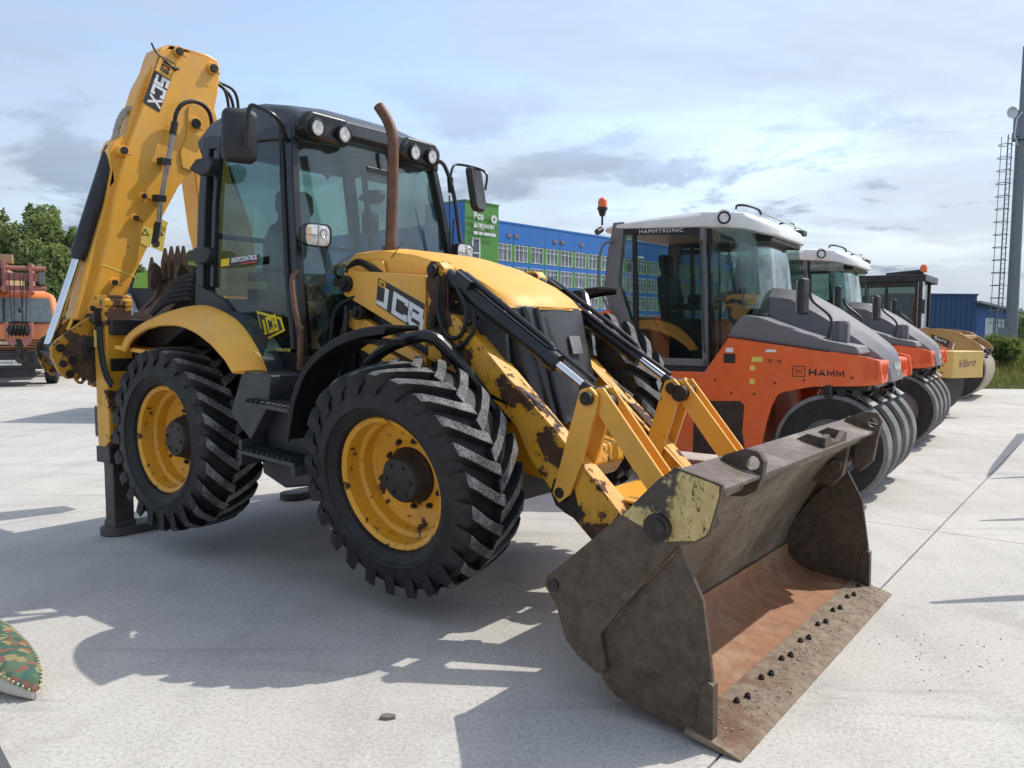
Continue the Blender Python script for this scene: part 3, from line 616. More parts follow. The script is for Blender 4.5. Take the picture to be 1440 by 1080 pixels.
m = MB(); m.tube([(-1.36, .05, 2.84), (-1.33, .05, 2.72)], .012, 6); m.bb(-1.345, -1.325, -.08, .18, 2.62, 2.72); P_(m, 'interior_mirror', 'black', bevel=.01)
m = MB(); rr = random.Random(3)
pts = [(rr.uniform(-1.30, -1.12), rr.uniform(-.66, -.48), rr.uniform(1.45, 1.78)) for _ in range(16)]
for k in range(0, 14): m.add([pts[k], pts[k + 1], pts[k + 2]], [(0, 1, 2)])
P_(m, 'plastic_bag', 'seat_light', smooth=False)
# stickers on the near door
for nm, txt, mat_, o_, u_, v_ in (('decal', 'EASYCONTROL', 'white', (-1.93, -.782, 1.985), (.36, 0, .03), (0, .004, .035)), ('decal', 'TORQUELOCK', 'stickeryellow', (-1.455, -.806, 1.392), (.24, 0, .012), (0, 0, .022))): pass
quad('decal', [(-2.03, -.792, 1.945), (-1.58, -.792, 1.982), (-1.58, -.788, 2.038), (-2.03, -.788, 2.0)], 'decalblack', J)
quad('decal', [(-2.03, -.794, 1.948), (-1.93, -.794, 1.956), (-1.93, -.79, 2.008), (-2.03, -.79, 2.0)], 'decalyellow', J)
letters('lettering', 'EASYCONTROL', 'white', J, (-1.90, -.795, 1.976), (.30, 0, .027), (.004, .003, .034), .001, .03)
quad('decal', [(-1.78, -.796, 1.966), (-1.60, -.796, 1.982), (-1.60, -.796, 1.99), (-1.78, -.796, 1.974)], 'red', J)
quad('decal', [(-1.57, -.814, 1.655), (-1.30, -.814, 1.625), (-1.255, -.814, 1.54), (-1.48, -.814, 1.455)], 'decalyellow', J)
quad('decal', [(-1.548, -.8165, 1.638), (-1.314, -.8165, 1.610), (-1.278, -.8165, 1.546), (-1.474, -.8165, 1.474)], 'darkgrey', J)
block_letters('lettering', 'JCB', 'decalyellow', J, (-1.475, -.8185, 1.495), (.165, 0, .045), (-.045, 0, .105), .22, .18)
letters('lettering', 'TORQUELOCK', 'stickeryellow', J, (-1.44, -.812, 1.392), (.25, 0, .012), (.003, 0, .024), .001, .03, .2)
quad('decal', [(-1.495, -.812, 1.388), (-1.465, -.812, 1.389), (-1.465, -.812, 1.415), (-1.495, -.812, 1.414)], 'decalyellow', J)

# ---- mirrors
def mirror(c, w, h, rz, tilt=0, d=.07):
    e = empty('mirror', Matrix.Translation(c) @ Matrix.Rotation(R(rz), 4, 'Z') @ Matrix.Rotation(R(tilt), 4, 'Y'), J)
    m = MB(); rings = []
    for x, sc in ((-.0, 1.0), (.03, 1.0), (.055, .93), (d, .8)):
        r = []
        for qx, qy in ((1, 1), (-1, 1), (-1, -1), (1, -1)):
            for i in range(5):
                a = {(1, 1): 0, (-1, 1): pi / 2, (-1, -1): pi, (1, -1): 1.5 * pi}[(qx, qy)] + pi / 2 * i / 4; rr_ = .05
                r.append((x, ((w / 2 - rr_) * qx + rr_ * cos(a)) * sc, ((h / 2 - rr_) * qy + rr_ * sin(a)) * sc))
        rings.append(r)
    m.loft(rings); m.build('mirror_housing', 'black_dull', e, ang=50)
    m = MB(); m.bb(-.004, .0, -w / 2 + .015, w / 2 - .015, -h / 2 + .02, h / 2 - .02); m.build('mirror_glass', 'mirror', e)
    return e
mirror((-1.55, -.98, 2.775), .22, .34, -28)
mirror((-1.26, 1.02, 2.70), .20, .36, 14, -12, .05)
m = MB(); m.tube(bez([(-1.42, -.70, 2.78), (-1.33, -.82, 2.86), (-1.30, -.90, 2.90), (-1.36, -.97, 2.94), (-1.42, -1.0, 2.93), (-1.44, -1.0, 2.70)], 5), .013, 8); P_(m, 'mirror_arm', 'black')
m = MB(); m.tube(bez([(-1.46, .62, 2.87), (-1.42, .78, 2.90), (-1.38, .84, 2.80), (-1.30, .84, 2.60), (-1.18, .80, 2.24)], 5), .017, 8)
m.tube(bez([(-1.36, .84, 2.76), (-1.37, .88, 2.87), (-1.36, .95, 2.90), (-1.22, 1.03, 2.87), (-1.15, 1.05, 2.82), (-1.15, 1.04, 2.70)], 5), .010, 8); m.cyl((-1.35, .85, 2.66), (-1.37, .85, 2.78), .026, n=10); P_(m, 'mirror_arm', 'black')
mirror((-2.40, .92, 2.45), .16, .22, 0)
# ---- headlights
for s in (-1, 1):
    hl = empty('headlight', Matrix.Translation((-1.08, s * .72, 2.165)) @ Matrix.Rotation(R(4 * s), 4, 'Z'), J)
    def rr(x, sc):
        r = []
        for qx, qy in ((1, 1), (-1, 1), (-1, -1), (1, -1)):
            for i in range(5):
                a = {(1, 1): 0, (-1, 1): pi / 2, (-1, -1): pi, (1, -1): 1.5 * pi}[(qx, qy)] + pi / 2 * i / 4
                r.append((x, ((.105 - .045) * qx + .045 * cos(a)) * sc, ((.075 - .045) * qy + .045 * sin(a)) * sc))
        return r
    m = MB(); m.loft([rr(-.10, .45), rr(-.07, .8), rr(.0, 1), rr(.022, 1), rr(.024, .92), rr(.012, .90)]); m.build('housing', 'black', hl, ang=40)
    m = MB(); m.loft([rr(.010, .9), rr(.020, .88), rr(.026, .6)]); m.build('lens', 'lens', hl, ang=60)
    m = MB(); m.bb(.024, .029, -.002, .003, -.06, .06); m.bb(.024, .029, -.09, -.0, -.004, .002); m.lathe([(.024, .03), (.03, .026), (.026, .02)], (0, .04, .015), (1, 0, 0), 16); m.build('lens_rib', 'steel', hl)
    m = MB(); m.bb(.022, .028, s * .055, s * .088, -.04, .045); m.build('indicator', plain('pale_amber', (.62, .42, .25), .2) if s < 0 else 'lens', hl)
    m = MB(); m.tube([(-1.14, s * .72, 2.17), (-1.20, s * .75, 2.15)], .02, 8); P_(m, 'headlight_bracket', 'black')

# ---- bonnet
rings = []
for x, zt, hw, sk in ((-1.10, 2.045, .46, .22), (-1.04, 2.095, .455, .24), (-.80, 2.118, .445, .27), (-.50, 2.090, .435, .30), (-.20, 2.025, .425, .26), (.05, 1.935, .415, .14), (.19, 1.862, .405, .06), (.255, 1.815, .39, .04)):
    zs = zt - sk; r = [(x, -hw - .01, zs), (x, -hw, zt - .07), (x, -hw + .035, zt - .025), (x, -hw * .72, zt - .006)]
    r += [(x + (.05 if x > .1 else 0), y * hw, zt + .004) for y in (-.4, 0, .4)]
    r += [(a, -b, c) for a, b, c in r[:4]][::-1]; r += [(x + (.03 if x > .1 else 0), hw * .5, zs), (x + (.03 if x > .1 else 0), -hw * .5, zs)]
    rings.append(r)
r = [(p[0] + (.012 if abs(p[1]) > .3 else .03), p[1] * .97, min(p[2], 1.79) - .012) for p in rings[-1]]; rings.append(r)
m = MB(); m.loft(rings); bon = P_(m, 'bonnet', 'yellow_clean', ang=32, bevel=.008)
m = MB(); m.prism([(-1.06, 1.97), (-.98, 2.03), (-.72, 2.02), (-.68, 1.93), (-1.04, 1.93)], 1, -.455, -.475); m.build('bonnet_recess', 'yellow', bon, bevel=.006)
m = MB(); m.bb(-1.0, .20, -.40, .40, 1.05, 1.82); P_(m, 'engine_bay', 'black_dull', bevel=.01)
# grille: dark front panel, narrower than the bonnet, with a recessed mesh field and a badge plate
m = MB(); fr_ = [(-.395, 1.76, .255), (-.30, 1.78, .30), (0, 1.785, .325), (.30, 1.78, .30), (.395, 1.76, .255)]; lo_ = [(-.33, 1.10, .50), (-.30, 1.10, .52), (0, 1.10, .54), (.30, 1.10, .52), (.33, 1.10, .50)]
V = [(x, y, z) for y, z, x in fr_] + [(x, y, z) for y, z, x in lo_] + [(x - .2, y, z) for y, z, x in fr_] + [(x - .2, y, z) for y, z, x in lo_]
F = [(i, i + 1, i + 6, i + 5) for i in range(4)] + [(i + 10, i + 15, i + 16, i + 11) for i in range(4)] + [(i, i + 10, i + 11, i + 1) for i in range(4)] + [(i + 5, i + 6, i + 16, i + 15) for i in range(4)] + [(0, 5, 15, 10), (4, 14, 19, 9)]
m.add(V, F); gr = P_(m, 'front_grille', 'darkgrey', bevel=.008, ang=25)
def gp(y, t, off=.0): # point on the grille face, t 0 top .. 1 bottom
    i = min(3, max(0, int((y + .395) / .79 * 4))); k = 1 - (abs(y) / .395) ** 2
    return (.262 + .06 * k + t * .235 + off, y * (1 - .12 * t), 1.77 - .67 * t)
m = MB()
for k in range(46):
    t = .08 + k * .0182
    m.tube([gp(-.13, t, .004), gp(.27, t, .004)], .0022, 4)
m.build('grille_mesh', 'darkgrey', gr)
m = MB(); m.tube([gp(-.20, .0, .005), gp(-.20, 1, .005)], .022, 8); m.tube([gp(-.30, .0, .0), gp(-.28, 1, .0)], .03, 8); m.build('grille_frame', 'black', gr)
m = MB(); a = Vector(gp(.06, .24, .018)); b2 = Vector(gp(.06, .40, .018)); m.add([a, a + Vector((-.004, .12, 0)), b2 + Vector((-.004, .12, 0)), b2, a - Vector((.01, 0, 0)), a + Vector((-.014, .12, 0)), b2 + Vector((-.014, .12, 0)), b2 - Vector((.01, 0, 0))], [(0, 1, 2, 3), (7, 6, 5, 4), (0, 4, 5, 1), (1, 5, 6, 2), (2, 6, 7, 3), (3, 7, 4, 0)]); m.build('badge_plate', 'steel', gr)
m = MB(); m.prism([(-1.0, 1.55), (-.98, 1.9), (-.25, 1.9), (.2, 1.80), (.26, 1.74), (.36, 1.12), (-.3, 1.12), (-.9, 1.3)], 1, -.43, -.40); m.prism([(-1.0, 1.55), (-.98, 1.9), (-.25, 1.9), (.2, 1.80), (.26, 1.74), (.36, 1.12), (-.3, 1.12), (-.9, 1.3)], 1, .43, .40); P_(m, 'engine_side_panel', 'darkgrey', bevel=.006)
# exhaust stack
m = MB(); m.tube(bez([(-.80, -.33, 2.02), (-.80, -.33, 2.4), (-.805, -.33, 2.72), (-.82, -.33, 2.85), (-.865, -.34, 2.95), (-.925, -.36, 3.035)], 6), .036, 20, caps=False)
m.tube(bez([(-.925, -.36, 3.035), (-.865, -.34, 2.95), (-.82, -.33, 2.85), (-.805, -.33, 2.72)], 6), .030, 20, caps=False); m.cyl((-.80, -.33, 2.08), (-.80, -.33, 2.125), .052)
P_(m, 'exhaust_stack', 'exhaust', ang=50)
m = MB(); m.tube([(-.72, -.44, 2.00), (-.60, -.42, 2.14)], .003, 5); P_(m, 'antenna', 'black')

# ---- loader arms, links and cylinders
for s in (-1, 1):
    y0, y1 = s * .535, s * .43
    m = MB(); m.prism([(-.27, 1.99), (-.24, 2.02), (-.17, 2.02), (-.13, 1.98), (-.12, 1.74), (.0, 1.69), (.10, 1.60), (.71, 1.14), (1.14, .77), (1.38, .57), (1.42, .48), (1.36, .40), (1.26, .38), (.99, .58), (.78, .74), (.56, .95), (.46, 1.11), (.34, 1.20), (.20, 1.29), (-.01, 1.36), (-.23, 1.43)], 1, y0, y1)
    arm = P_(m, 'loader_arm', 'yellow_arm_rusty', bevel=.01)
    m = MB(); m.prism([(-1.05, 1.85), (-1.03, 1.92), (-.98, 1.955), (-.29, 1.935), (-.27, 1.50), (-.53, 1.61), (-.96, 1.765), (-1.03, 1.79)], 1, s * .52, s * .44); m.build('arm_rear_section', 'yellow', arm, bevel=.008)
    m = MB(); m.prism([(-1.0, 1.70), (-.28, 1.43), (-.28, 1.37), (-1.0, 1.58)], 1, s * .50, s * .44); m.prism([(-1.0, 1.55), (-.2, 1.30), (-.2, 1.24), (-1.0, 1.46)], 1, s * .47, s * .40); m.build('lift_strut', 'yellow', arm, bevel=.008)
    m = MB(); m.add([(.12, y0 - s * 0, 1.60), (1.36, y0, .59), (1.36, y1 - s * .03, .59), (.12, y1 - s * .03, 1.60), (.12, y0, 1.585), (1.36, y0, .575), (1.36, y1 - s * .03, .575), (.12, y1 - s * .03, 1.585)], [(0, 1, 2, 3), (7, 6, 5, 4), (0, 4, 5, 1), (1, 5, 6, 2), (2, 6, 7, 3), (3, 7, 4, 0)]); m.build('arm_top_plate', 'yellow_arm', arm, bevel=.004)
    m = MB(); m.tube([(-.06, s * .50, 1.60), (.62, s * .50, 1.235)], .009, 6); m.build('hydraulic_pipe', 'steel', arm)
    for x, z, r in ((-.995, 1.865, .055), (-.205, 1.965, .038), (-.19, 1.66, .032), (.80, .80, .05), (-.87, 1.68, .045), (1.33, .48, .05)):
        m = MB(); m.cyl((x, s * .40, z), (x, s * (.565 if x > -.8 else .55), z), r, n=20); m.cyl((x, s * .55, z), (x, s * .575, z), r * .6, n=12); m.build('pivot_pin', 'pin', arm, bevel=.003)
    m = MB(); m.prism([(.74, .86), (.80, .89), (.87, .84), (.90, .75), (.95, .70), (.90, .665), (.82, .69), (.76, .72), (.72, .79)], 1, y0 + s * .0005, y0 + s * .0022); m.build('grease_patch', 'pin', arm, smooth=False)
    # lever plates
    for (o1, o2) in ((.57, .545), (.415, .39)):
        m = MB(); m.prism([(.755, .79), (.80, .745), (.865, .80), (.90, .90), (.995, 1.26), (1.0, 1.345), (.95, 1.385), (.895, 1.365), (.875, 1.30), (.80, .98)], 1, s * o1, s * o2); m.build('bellcrank_plate', 'yellow', arm, bevel=.004)
    for (o1, o2) in ((.54, .52), (.44, .42)):
        m = MB(); m.prism([(.955, 1.37), (1.01, 1.385), (1.46, .90), (1.52, .82), (1.50, .75), (1.43, .77), (1.20, 1.01), (.98, 1.26), (.94, 1.31)], 1, s * o1, s * o2); m.build('tipping_link', 'yellow_clean', arm, bevel=.004)
    m = MB(); m.add([(.99, s * .43, 1.375), (1.46, s * .43, .87), (1.46, s * .53, .87), (.99, s * .53, 1.375), (.985, s * .43, 1.367), (1.45, s * .43, .865), (1.45, s * .53, .865), (.985, s * .53, 1.367)], [(0, 1, 2, 3), (7, 6, 5, 4), (0, 4, 5, 1), (1, 5, 6, 2), (2, 6, 7, 3), (3, 7, 4, 0)]) if False else None
    m = MB(); m.cyl((.945, s * .37, 1.325), (.945, s * .60, 1.325), .036, n=20); m.cyl((.945, s * .59, 1.325), (.945, s * .605, 1.325), .022, n=12); m.build('pivot_pin', 'pin', arm, bevel=.003); m = MB(); m.cyl((1.0, s * .37, 1.30), (1.0, s * .52, 1.30), .05, n=20); m.build('pivot_pin', 'pin', arm, bevel=.003)
    # cylinder
    a = Vector((-.20, s * .47, 1.965)); b = Vector((.945, s * .47, 1.325)); d = (b - a).normalized(); up = Vector((.49, 0, .87))
    m = MB(); m.cyl(a + d * .02, a + d * 1.0, .047, n=20); m.cyl(a + d * .93, a + d * 1.0, .054, n=20); m.sphere(a, .06); m.box(tuple(a + d * .20 + up * .05), (.13, .10, .06), Matrix.Rotation(R(29), 3, 'Y'))
    cy = P_(m, 'lift_cylinder', 'black', bevel=.003)
    m = MB(); m.cyl(a + d * 1.0, b - d * .09, .026, n=18); m.build('piston_rod', 'chrome', cy)
    m = MB(); m.cyl(b - d * .11, b, .034, n=16); m.sphere(b, .05); m.cyl(b + Vector((0, -.05, 0)), b + Vector((0, .05, 0)), .055); m.build('rod_eye', 'pin', cy)
    m = MB(); m.tube(bez([a + d * .12 + up * .07, a + d * .3 + up * .075, a + d * .85 + up * .07, a + d * .93 + up * .055, a + d * .95 + up * .04], 5), .017, 8); m.tube([a + d * .15 + up * .055 + Vector((0, -s * .045, 0)), a + d * .75 + up * .045 + Vector((0, -s * .045, 0)), a + d * 1.24 + up * .05 + Vector((0, s * -.03, 0))], .014, 8); m.build('hydraulic_pipe', 'black', cy)
    hz = [[(-.15, .50, 1.93), (-.13, .50, 1.70), (-.05, .49, 1.58), (.04, .48, 1.60), (.06, .47, 1.74), (-.02, .46, 1.86)], [(-.17, .47, 1.90), (-.10, .48, 1.62), (.02, .49, 1.52), (.12, .47, 1.62), (.10, .45, 1.74)], [(-.12, .44, 1.92), (-.10, .44, 1.72), (.0, .44, 1.64), (.12, .43, 1.70)]]
    m = MB()
    for q in hz: m = MB(); m.tube(bez([(x, s * (y + .065), z) for x, y, z in q], 6), .013, 8); m.build('hydraulic_hose', 'hose', cy)
    m = MB()
    for k, q in enumerate([[(-1.02, .60, 1.30), (-1.0, .58, 1.45), (-.98, .55, 1.60), (-1.0, .52, 1.72)], [(-.96, .60, 1.26), (-.93, .58, 1.42), (-.96, .56, 1.55), (-.97, .53, 1.68)], [(-1.06, .60, 1.26), (-1.08, .58, 1.5), (-1.06, .55, 1.7), (-.90, .5, 1.80)]]): m = MB(); m.tube(bez([(x, s * y, z) for x, y, z in q], 5), .014, 8); P_(m, 'hydraulic_hose', 'hose')
    m = MB(); m.tube(bez([(-1.06, s * .47, 1.97), (-.95, s * .48, 2.02), (-.82, s * .49, 1.99), (-.70, s * .47, 1.93)], 5), .016, 8); P_(m, 'hydraulic_hose', 'hose'); m = MB(); m.tube(bez([(-1.08, s * .46, 1.95), (-.95, s * .47, 2.0), (-.84, s * .48, 1.97), (-.74, s * .46, 1.92)], 5), .012, 8); P_(m, 'hydraulic_hose', 'hose')
# cross tubes and plate between arms
m = MB(); m.cyl((.62, -.43, 1.08), (.62, .43, 1.08), .055) if False else None
m.cyl((1.06, -.44, .70), (1.06, .44, .70), .07); m.add([(.92, -.43, .80), (1.42, -.43, .80), (1.42, .43, .80), (.92, .43, .80), (.92, -.43, .785), (1.42, -.43, .785), (1.42, .43, .785), (.92, .43, .785)], [(0, 1, 2, 3), (7, 6, 5, 4), (0, 4, 5, 1), (1, 5, 6, 2), (2, 6, 7, 3), (3, 7, 4, 0)])
P_(m, 'arm_crossmember', 'yellow_arm', bevel=.004)
m = MB(); m.cyl((.945, -.38, 1.325), (.945, .38, 1.325), .028) if False else m.cyl((.98, -.42, .62), (.98, .42, .62), .045); P_(m, 'cross_tube', 'yellow_arm')
# big maker's letters on the near arm
quad('decal', [(-.715, -.5215, 1.742), (-.295, -.5215, 1.572), (-.285, -.5215, 1.762), (-.70, -.5215, 1.912)], 'decalblack', J)
block_letters('lettering', 'JCB', 'white', J, (-.708, -.5225, 1.748), (.410, 0, -.163), (.016, 0, .138), .27, .12)
quad('decal', [(-.695, -.5225, 1.862), (-.635, -.5225, 1.842), (-.63, -.5225, 1.882), (-.688, -.5225, 1.902)], 'yellow_clean', J)
block_letters('lettering', 'JCB', 'decalblack', J, (-.685, -.5235, 1.866), (.04, 0, -.012), (.002, 0, .022), .2, .25)
# ---- front bucket (clam type)
B = empty('front_bucket', None, J)
m = MB(); m.prism([(1.76, 1.165), (1.90, 1.13), (1.895, 1.06), (1.83, 1.02), (1.74, .92), (1.65, .78), (1.56, .60), (1.475, .40), (1.448, .26), (1.38, .27), (1.30, .40), (1.22, .58), (1.25, .66)], 1, -1.20, 1.20)
m.build('rear_shell', ['b_back'], B, ang=30, bevel=.006)
m = MB(); m.prism([(1.76, 1.175), (1.965, 1.135), (1.965, 1.118), (1.90, 1.10), (1.78, 1.10)], 1, -1.205, 1.205); m.prism([(1.77, 1.17), (1.76, 1.175), (1.21, .625), (1.215, .60)], 1, -1.203, 1.203); m.build('top_beam', 'b_beam', B, bevel=.004)
A_ = [(1.19, .60), (1.185, .56), (1.25, .49), (1.31, .35), (1.37, .30), (1.48, .25), (1.52, .28), (1.50, .36), (1.48, .42), (1.80, .88), (1.88, .91), (1.93, .95), (1.965, 1.12), (1.965, 1.155), (1.77, 1.19), (1.69, 1.12), (1.54, .945)]
B_ = [(1.80, .86), (1.91, .68), (1.965, .42), (1.985, .31), (2.00, .145), (1.85, .135), (1.56, .165), (1.49, .22), (1.45, .30), (1.47, .42), (1.62, .66)]
W_ = [(1.555, .955), (1.70, 1.122), (1.772, 1.182), (1.955, 1.148), (1.957, 1.11), (1.925, .955), (1.875, .918), (1.80, .90), (1.74, .885), (1.66, .92)]
for s in (-1, 1):
    m = MB(); m.prism(A_, 1, s * 1.205, s * 1.23); m.build('side_plate', 'b_outer', B, bevel=.005)
    m = MB(); m.prism(W_, 1, s * 1.2305, s * 1.2335); m.build('pivot_plate', 'b_worn', B, smooth=False)
    m = MB(); m.prism(B_, 1, s * 1.172, s * 1.20); m.build('jaw_side_plate', 'b_outer', B, bevel=.005)
    m = MB(); m.prism([(1.925, .15), (1.93, .33), (1.955, .375), (1.985, .36), (2.00, .145)], 1, s * 1.165, s * 1.215); m.build('shin_plate', 'b_outer', B, bevel=.004)
    m = MB(); m.cyl((1.72, s * 1.235, .94), (1.72, s * 1.262, .94), .058, n=24); m.cyl((1.72, s * 1.262, .94), (1.72, s * 1.268, .94), .040, n=24); m.build('pivot_pin', 'pin', B, bevel=.004); m = MB(); m.cyl((1.235, s * 1.23, .575), (1.235, s * 1.242, .575), .028, n=16); m.build('pivot_pin', 'pin', B, bevel=.004)
    m = MB(); m.tube([(1.50, s * 1.20, .45), (1.62, s * 1.203, .64), (1.80, s * 1.203, .87)], .008, 6); m.build('weld_seam', 'b_edge', B)
# far side inner pieces: hinge knuckle
for s in (-1, 1):
    m = MB(); m.prism([(1.70, 1.05), (1.86, 1.05), (1.84, .86), (1.78, .78), (1.66, .80)], 1, s * .93, s * 1.0) if s > 0 else m.prism([(1.80, 1.05), (1.86, 1.05), (1.84, .95)], 1, s * 1.1, s * 1.15); m.cyl((1.80, s * .90, .92), (1.80, s * 1.17, .92), .035); m.build('hinge_lug', 'b_outer', B, bevel=.006)
# jaw floor and edges
fl = [(1.478, .31), (1.492, .24), (1.55, .19), (1.65, .16), (1.90, .150), (1.90, .132), (1.62, .140), (1.50, .165), (1.462, .22), (1.455, .30)]
m = MB(); m.prism(fl, 1, -1.17, 1.17); m.build('jaw_floor', 'b_floor', B, bevel=.003)
m = MB(); m.prism([(1.885, .158), (1.97, .152), (2.105, .122), (2.125, .113), (2.07, .112), (1.885, .135)], 1, -1.225, 1.225); ed = m.build('cutting_edge', 'b_edge', B, bevel=.003)
for y in (1.10, .84, .55, .27, -.02, -.30, -.57, -.86):
    for dy in (0, .075):
        m = MB(); m.cyl((1.955 + dy * .25, y + dy, .145), (1.955 + dy * .25, y + dy, .166), .015, n=6); m.cyl((1.955 + dy * .25, y + dy, .16), (1.955 + dy * .25, y + dy, .174), .008, n=8); m.build('bolt', 'pin', ed, bevel=.002)
    for dx in (.055, .11):
        m = MB(); m.cyl((1.94 + dx, y + .02, .13), (1.94 + dx, y + .02, .1485 - (dx) * .2), .013, n=10); m.build('bolt_hole_plug', 'pin', ed)
m = MB(); rr = random.Random(5)
for k in range(1100):
    y = rr.uniform(-1.2, 1.2) if k % 3 else rr.gauss(-.7, .3); x = rr.gauss(2.0, .05)
    if abs(y) > 1.2 or x > 2.10 or x < 1.89: continue
    z = .150 - max(0, x - 1.97) * .22; r = abs(rr.gauss(0, .0028)) + .0018; m.sphere((x, y, z + r * .3), r, 5, 3, (1, 1, .7))
m.build('gravel', plain('gravel', (.26, .21, .16), .9, 0, .4), ed, smooth=False, kind='stuff')
# ears and hooks on the top beam
for y, P in ((-.80, [(1.76, 1.15), (1.80, 1.195), (1.89, 1.235), (1.945, 1.23), (1.975, 1.19), (1.97, 1.12), (1.95, 1.06), (1.90, 1.03), (1.84, 1.02), (1.85, 1.08)]), (1.10, [(1.76, 1.15), (1.80, 1.195), (1.90, 1.245), (1.97, 1.245), (2.0, 1.20), (1.985, 1.10), (1.97, .95), (1.90, .87), (1.86, .90), (1.86, 1.08)])):
    m = MB(); m.prism(P, 1, y - .022, y + .022, [circ((1.925, 1.178) if y < 0 else (1.95, 1.185), .03, 14)]); m.build('lifting_eye', 'b_outer', B, bevel=.004)
for y in (.12, .48):
    m = MB(); m.prism([(1.78, 1.15), (1.86, 1.20), (1.93, 1.19), (1.95, 1.13), (1.90, 1.09)], 1, y - .015, y + .015); m.build('hook_lug', 'b_outer', B, bevel=.003)
m = MB(); m.prism([(.10, 1.19), (.16, 1.205), (.24, 1.16), (.34, 1.15), (.44, 1.195), (.50, 1.18), (.50, 1.135), (.10, 1.135)], 0, 1.93, 1.955); m.build('scoop_plate', 'b_outer', B, bevel=.003)

# ---- backhoe: frame across the rear
m = MB(); m.bb(-3.14, -2.98, -1.1, 1.1, 1.40, 1.52); m.bb(-3.14, -2.98, -1.1, 1.1, .60, .74); m.bb(-3.1, -3.0, -.5, .5, .7, 1.45); m.bb(-3.04, -2.7, -.3, .3, .62, 1.1); P_(m, 'rear_frame', 'black_dull', bevel=.01)
for s in (-1, 1):
    st_ = empty('stabiliser_leg', None, J); st_.matrix_local = Matrix.Translation((-3.0, 0, -.145)) @ Matrix.Rotation(R(-4.3), 4, 'Y') @ Matrix.Translation((3.0, 0, .148)); yl = -1.02 if s < 0 else 1.02
    m = MB(); m.bb(-3.10, -2.91, yl - .105, yl + .105, .52, 1.70); m.bb(-3.107, -2.903, yl - .112, yl + .112, 1.61, 1.67); m.build('outer_tube', 'yellow_arm', st_, bevel=.012)
    m = MB(); m.bb(-3.112, -2.898, yl - .116, yl + .116, .41, .535); m.build('collar', 'black_dull', st_, bevel=.008)
    m = MB(); m.bb(-3.08, -2.93, yl - .078, yl + .078, -.12, .5); m.build('inner_tube', plain('dirty_steel', (.055, .048, .045), .5, .3, .25, .2, 5), st_, bevel=.01)
    pad = []
    for i in range(9): a = -pi / 2 + pi * i / 8; pad.append((-3.06 + .10 * sin(a) * 0 + .11 * sin(a), yl + s * (-.17)))
    c1, c2 = yl - .13 * (1 if s < 0 else -1), yl + .50 * (1 if s < 0 else -1)
    lo_, hi_ = min(c1, c2), max(c1, c2)
    pad = [(-3.0 + .12 * cos(a), lo_ + .10 + .12 * sin(a)) for a in [pi + pi * i / 10 for i in range(11)]] + [(-3.0 + .12 * cos(a), hi_ - .10 + .12 * sin(a)) for a in [pi * i / 10 for i in range(11)]]
    m = MB(); m.prism(pad, 2, -.155, -.095); m.bb(-3.09, -2.92, yl - .085, yl + .085, -.10, -.05); m.build('foot_pad', plain('foot_steel', (.075, .066, .06), .6, .1, .25, .3, 6), st_, bevel=.015)
    if s < 0:
        m = MB(); m.bb(-2.990, -2.98, -1.17, -1.12, 1.43, 1.60); m.bb(-3.020, -2.965, -1.18, -1.12, 1.49, 1.56); m.cyl((-3.080, -1.12, 1.60), (-3.080, -1.15, 1.60), .022); m.build('valve_block', 'hubgrey', st_, bevel=.005)
        m = MB(); m.tube(bez([(-2.970, -1.15, 1.46), (-2.960, -1.15, 1.25), (-2.930, -1.14, 1.1), (-2.870, -1.12, 1.0)], 5), .013, 8); m.tube(bez([(-2.930, -1.15, 1.46), (-2.920, -1.15, 1.28), (-2.890, -1.14, 1.12), (-2.850, -1.12, 1.02)], 5), .013, 8); m.build('hydraulic_hose', 'hose', st_)
        quad('decal', [(-3.095, -1.1275, 1.30), (-3.050, -1.1275, 1.30), (-3.050, -1.1275, 1.44), (-3.095, -1.1275, 1.44)], 'stickeryellow', st_)
        m = MB()
        for k in range(6): m.bb(-3.155, -3.19, -1.10, -1.0, .62 + k * .035, .64 + k * .035)
        m.bb(-3.130, -3.19, -1.1, -1.0, .60, .84); m.build('grip_strip', 'black', st_)
# kingpost casting turned out to the near side
m = MB(); kp = [(-1.43, 1.29), (-1.39, 1.345), (-1.21, 1.485), (-1.10, 1.555), (-1.03, 1.565), (-.90, 1.52), (-.88, 1.05), (-1.03, 1.04), (-1.065, 1.0), (-1.09, .975), (-1.12, .98), (-1.14, 1.01), (-1.17, 1.05), (-1.21, 1.06), (-1.31, 1.05), (-1.37, 1.10), (-1.425, 1.22)]
for x0, x1 in ((-3.27, -3.23), (-3.52, -3.48)): m.prism(kp, 0, x0, x1, [circ((-1.10, 1.01), .018, 10)])
k_ = P_(m, 'kingpost_casting', 'yellow_worn', bevel=.006)
m = MB(); m.prism([(-1.42, 1.25), (-1.10, 1.50), (-.9, 1.5), (-.9, 1.08), (-1.30, 1.08)], 0, -3.47, -3.28); m.bb(-3.50, -3.0, -1.10, -.72, 1.12, 1.22); m.bb(-3.6, -3.05, -1.0, -.7, .95, 1.5); m.build('slew_block', 'hubgrey', k_, bevel=.01)
m = MB(); m.prism([(-1.21, 1.33), (-1.16, 1.37), (-1.05, 1.38), (-.9, 1.36), (-.9, 1.06), (-1.2, 1.22)], 0, -3.235, -3.205); m.build('swing_link', 'black_dull', k_, bevel=.008)
for y, z, r in ((-1.37, 1.29, .030), (-1.35, 1.17, .026), (-1.28, 1.195, .030), (-1.30, 1.09, .030), (-1.15, 1.27, .028), (-1.11, 1.51, .042)):
    m = MB(); m.cyl((-3.54, y, z), (-3.205, y, z), r, n=18); m.cyl((-3.21, y, z), (-3.195, y, z), r * .5, n=10); m.build('pivot_pin', 'pin', k_, bevel=.003)
